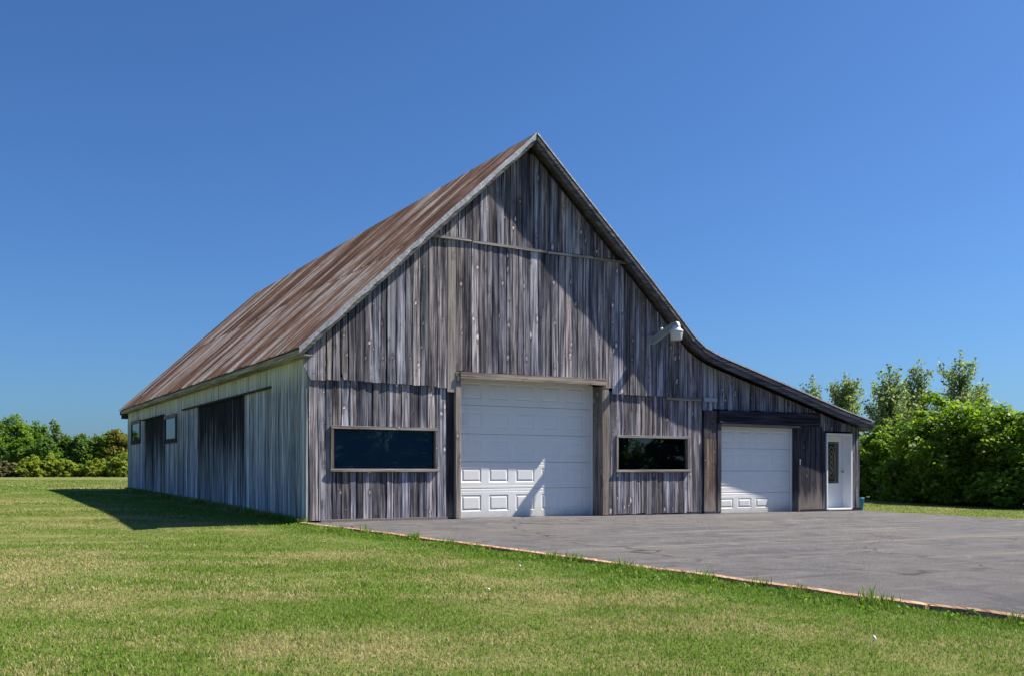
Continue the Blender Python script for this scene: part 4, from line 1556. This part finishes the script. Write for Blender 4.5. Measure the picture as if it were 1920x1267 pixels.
def vnoise(x, y, s, seed):
    r = np.random.default_rng(seed)
    tab = r.uniform(0, 1, (64, 64))
    xx, yy = x * s, y * s
    xi, yi = np.floor(xx).astype(int), np.floor(yy).astype(int)
    fx, fy = xx - xi, yy - yi
    fx = fx * fx * (3 - 2 * fx)
    fy = fy * fy * (3 - 2 * fy)
    g = lambda a, b: tab[a % 64, b % 64]
    return (g(xi, yi) * (1 - fx) + g(xi + 1, yi) * fx) * (1 - fy) + (g(xi, yi + 1) * (1 - fx) + g(xi + 1, yi + 1) * fx) * fy


def blades(name, x, y, hgt, wid, label, segs=2, leanmax=1.25):
    n = len(x)
    z = ground_z(x, y)
    a = rng.uniform(0, 6.283, n)
    ln = rng.uniform(0.15, leanmax, n)
    dx, dy = np.cos(a), np.sin(a)
    px, py = -dy, dx
    base = np.stack([x, y, z - 0.004], 1)
    side_ = np.stack([px, py, np.zeros(n)], 1) * (wid / 2)[:, None]
    fwd = np.stack([dx, dy, np.zeros(n)], 1)
    upv = np.array([0, 0, 1.0])
    tip = base + fwd * (hgt * ln)[:, None] + upv * (hgt * np.sqrt(np.maximum(0.06, 1 - 0.62 * ln ** 2)))[:, None]
    if segs == 1:
        V = np.stack([base - side_, base + side_, tip], 1)
        k = 3
        F = np.arange(3 * n, dtype=np.int32)
        tot = np.full(n, 3, dtype=np.int32)
        st = np.arange(0, 3 * n, 3, dtype=np.int32)
        r = rng.uniform(0, 1, n)
        uv = np.stack([np.repeat(r, 3), np.tile([0.0, 0.0, 1.0], n)], 1)
    else:
        mid = base + fwd * (hgt * ln * 0.32)[:, None] + upv * (hgt * (0.62 - 0.25 * np.minimum(ln, 1.2)))[:, None]
        V = np.stack([base - side_, base + side_, mid + side_ * 0.8, mid - side_ * 0.8, tip], 1)
        k = 5
        i0 = np.arange(n, dtype=np.int32)[:, None] * 5
        F = np.concatenate([i0 + np.array([[0, 1, 2, 3]], dtype=np.int32), i0 + np.array([[3, 2, 4]], dtype=np.int32)], 1).reshape(-1)
        tot = np.tile(np.array([4, 3], dtype=np.int32), n)
        st = np.concatenate([[0], np.cumsum(tot)[:-1]]).astype(np.int32)
        r = rng.uniform(0, 1, n)
        uv = np.stack([np.repeat(r, 7), np.tile([0, 0, .6, .6, .6, .6, 1.0], n)], 1)
    me = bpy.data.meshes.new(name)
    me.vertices.add(k * n)
    me.vertices.foreach_set('co', V.reshape(-1))
    me.loops.add(len(F))
    me.loops.foreach_set('vertex_index', F)
    me.polygons.add(len(tot))
    me.polygons.foreach_set('loop_start', st)
    me.polygons.foreach_set('loop_total', tot)
    u_ = me.uv_layers.new(name='UVMap')
    u_.data.foreach_set('uv', uv.reshape(-1))
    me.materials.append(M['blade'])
    me.update()
    o = link(bpy.data.objects.new(name, me))
    tag(o, label, 'grass', kind='stuff')
    return o


def scatter(y0, y1, dens, xl, xr):
    """points between two distances; xl, xr = half widths as tangent"""
    A = 0.5 * (xr - xl) * (y1 * y1 - y0 * y0)
    n = int(A * dens)
    yy = np.sqrt(rng.uniform(y0 * y0, y1 * y1, n))
    xx = yy * rng.uniform(xl, xr, n)
    k = ~inside_drive_or_barn(xx, yy)
    return xx[k], yy[k]


gxs, gys, ghs, gws = [], [], [], []
for (y0, y1, dens, xl, xr, h0, h1, wd) in ((4.6, 8.5, 5200, -0.62, 0.62, 0.030, 0.062, 0.0050), (8.5, 13, 2600, -0.60, 0.60, 0.032, 0.065, 0.0075)):
    x, y = scatter(y0, y1, dens, xl, xr)
    n_ = vnoise(x, y, 0.9, 3) * 0.6 + vnoise(x, y, 3.1, 4) * 0.4
    gxs.append(x); gys.append(y)
    ghs.append(0.62 * (h0 + (h1 - h0) * rng.uniform(0, 1, len(x))) * (0.35 + 1.2 * n_))
    gws.append(np.full(len(x), wd) * rng.uniform(0.7, 1.3, len(x)))
blades('lawn_grass', np.concatenate(gxs), np.concatenate(gys), np.concatenate(ghs), np.concatenate(gws), 'short mown lawn grass, green with dry straw patches, near the camera', 2)
gxs, gys, ghs, gws = [], [], [], []
for (y0, y1, dens, xl, xr, h0, h1, wd) in ((13, 20, 1300, -0.60, 0.30, 0.032, 0.065, 0.012), (20, 34, 420, -0.60, -0.05, 0.035, 0.07, 0.020), (22, 40, 260, 0.33, 0.62, 0.035, 0.07, 0.022), (34, 70, 90, -0.60, -0.36, 0.04, 0.08, 0.045)):
    x, y = scatter(y0, y1, dens, xl, xr)
    n_ = vnoise(x, y, 0.9, 3) * 0.6 + vnoise(x, y, 3.1, 4) * 0.4
    gxs.append(x); gys.append(y)
    ghs.append(0.62 * (h0 + (h1 - h0) * rng.uniform(0, 1, len(x))) * (0.35 + 1.2 * n_))
    gws.append(np.full(len(x), wd) * rng.uniform(0.7, 1.3, len(x)))
blades('lawn_grass', np.concatenate(gxs), np.concatenate(gys), np.concatenate(ghs), np.concatenate(gws), 'short mown lawn grass of the middle distance around the barn', 1)

# longer weeds along the kerb and the foot of the side wall
s = rng.uniform(0.1, 21, 26000)
off = np.abs(rng.normal(0, 0.28, len(s))) + 0.105
cl = vnoise(s, s * 0 + 0.5, 1.6, 9)
kx = KERB_A[0] + KDIR[0] * s + KNRM[0] * off
ky = KERB_A[1] + KDIR[1] * s + KNRM[1] * off
kh = rng.uniform(0.035, 0.085, len(s)) * (0.5 + 1.2 * cl ** 2) * np.exp(-off * 0.6)
keep = ky > 4.5
for k in range(20):
    s0 = random.uniform(0.4, 15.5)
    m = random.randint(16, 60)
    o0 = abs(random.gauss(0, 0.05)) + 0.12
    sx_ = s0 + rng.normal(0, 0.06, m)
    ox_ = np.maximum(0.105, o0 + rng.normal(0, 0.04, m))
    kx = np.concatenate([kx, KERB_A[0] + KDIR[0] * sx_ + KNRM[0] * ox_])
    ky = np.concatenate([ky, KERB_A[1] + KDIR[1] * sx_ + KNRM[1] * ox_])
    kh = np.concatenate([kh, rng.uniform(0.10, random.uniform(0.13, 0.21), m)])
keep = ky > 4.5
n2 = rng.uniform(-0.2, LEN, 9000)
o2 = np.abs(rng.normal(0, 0.07, len(n2))) + 0.05
wx = C0[0] - UD[0] * o2 + ND[0] * n2
wy = C0[1] - UD[1] * o2 + ND[1] * n2
blades('kerb_weeds', np.concatenate([kx[keep], wx]), np.concatenate([ky[keep], wy]), np.concatenate([kh[keep], rng.uniform(0.06, 0.18, len(n2))]), np.concatenate([rng.uniform(0.006, 0.013, keep.sum()), rng.uniform(0.008, 0.014, len(n2))]), 'longer green weeds along the timber kerb and the barn foot', 2, 0.7)

# broad leaved weeds by the kerb
pts = []
for k in range(210):
    s_ = random.uniform(0.2, 16) if k < 150 else random.uniform(0.2, 4)
    of = abs(random.gauss(0, 0.35)) + 0.14
    c = np.array([KERB_A[0] + KDIR[0] * s_ + KNRM[0] * of, KERB_A[1] + KDIR[1] * s_ + KNRM[1] * of])
    z_ = float(ground_z(c[0], c[1]))
    m = 14
    q = rng.normal(size=(m, 3)) * np.array([0.05, 0.05, 0.0])
    q[:, 2] = np.abs(rng.normal(0.03, 0.022, m)) + 0.01
    pts.append(q + np.array([c[0], c[1], z_]))
bw = leaf_mesh('broadleaf_weeds', np.concatenate(pts), 0.019, M['leaf_mid'], None, up=0.8, elong=1.8)
tag(bw, 'low broad leaved weeds growing along the timber kerb', 'weeds', kind='stuff')


# ------------------------------------------------------------------ small things in the grass
M['puff'] = simple_mat('seed_head_white', (0.75, 0.75, 0.72), 0.9)
M['paper'] = simple_mat('white_paper', (0.80, 0.80, 0.78), 0.8)
M['stem'] = simple_mat('flower_stem', (0.10, 0.16, 0.04), 0.7)


def ground_at(px, py):
    D = 8.0
    for _ in range(40):
        x = (px - 960) / 1795 * D
        D = (1.0 - float(ground_z(x, D))) * 1795.0 / (py - 882.0)
    return (px - 960) / 1795 * D, D


for (px, py, lb_) in ((974, 1070, 'white dandelion seed head in the green strip left of the kerb middle'),
                      (915, 1118, 'white dandelion seed head in the bright grass patch at mid lawn')):
    x, y = ground_at(px, py + 6)
    r_ = empty('dandelion', (x, y, float(ground_z(x, y))))
    tag(r_, lb_, 'flower', 'white seed heads in the lawn')
    bm = bmesh.new()
    bm_tube(bm, [(0, 0, -0.01), (0.008, 0.0, 0.05), (0.004, 0.003, 0.085)], [0.003, 0.0028, 0.0025], 5)
    bm_obj('stem', bm, M['stem'], r_)
    bm = bmesh.new()
    bmesh.ops.create_icosphere(bm, subdivisions=2, radius=0.012)
    for v in bm.verts:
        v.co *= random.uniform(0.8, 1.15)
        v.co += Vector((0.004, 0.003, 0.095))
    bm_obj('seed_head', bm, M['puff'], r_)
x, y = ground_at(1640, 1207)
bm = bmesh.new()
vs = [bm.verts.new(Vector(p) * 0.6) for p in ((-0.02, 0, 0.0), (0.024, 0.004, 0.004), (0.012, 0.012, 0.045), (-0.012, 0.008, 0.055), (0.0, -0.014, 0.03))]
bm.faces.new((vs[0], vs[1], vs[4])); bm.faces.new((vs[1], vs[2], vs[4])); bm.faces.new((vs[2], vs[3], vs[4])); bm.faces.new((vs[3], vs[0], vs[4])); bm.faces.new((vs[0], vs[3], vs[2], vs[1]))
pp = bm_obj('paper_scrap', bm, M['paper'])
pp.location = (x, y, float(ground_z(x, y)) + 0.03)
tag(pp, 'small crumpled white paper scrap lying in the grass near the kerb', 'litter')
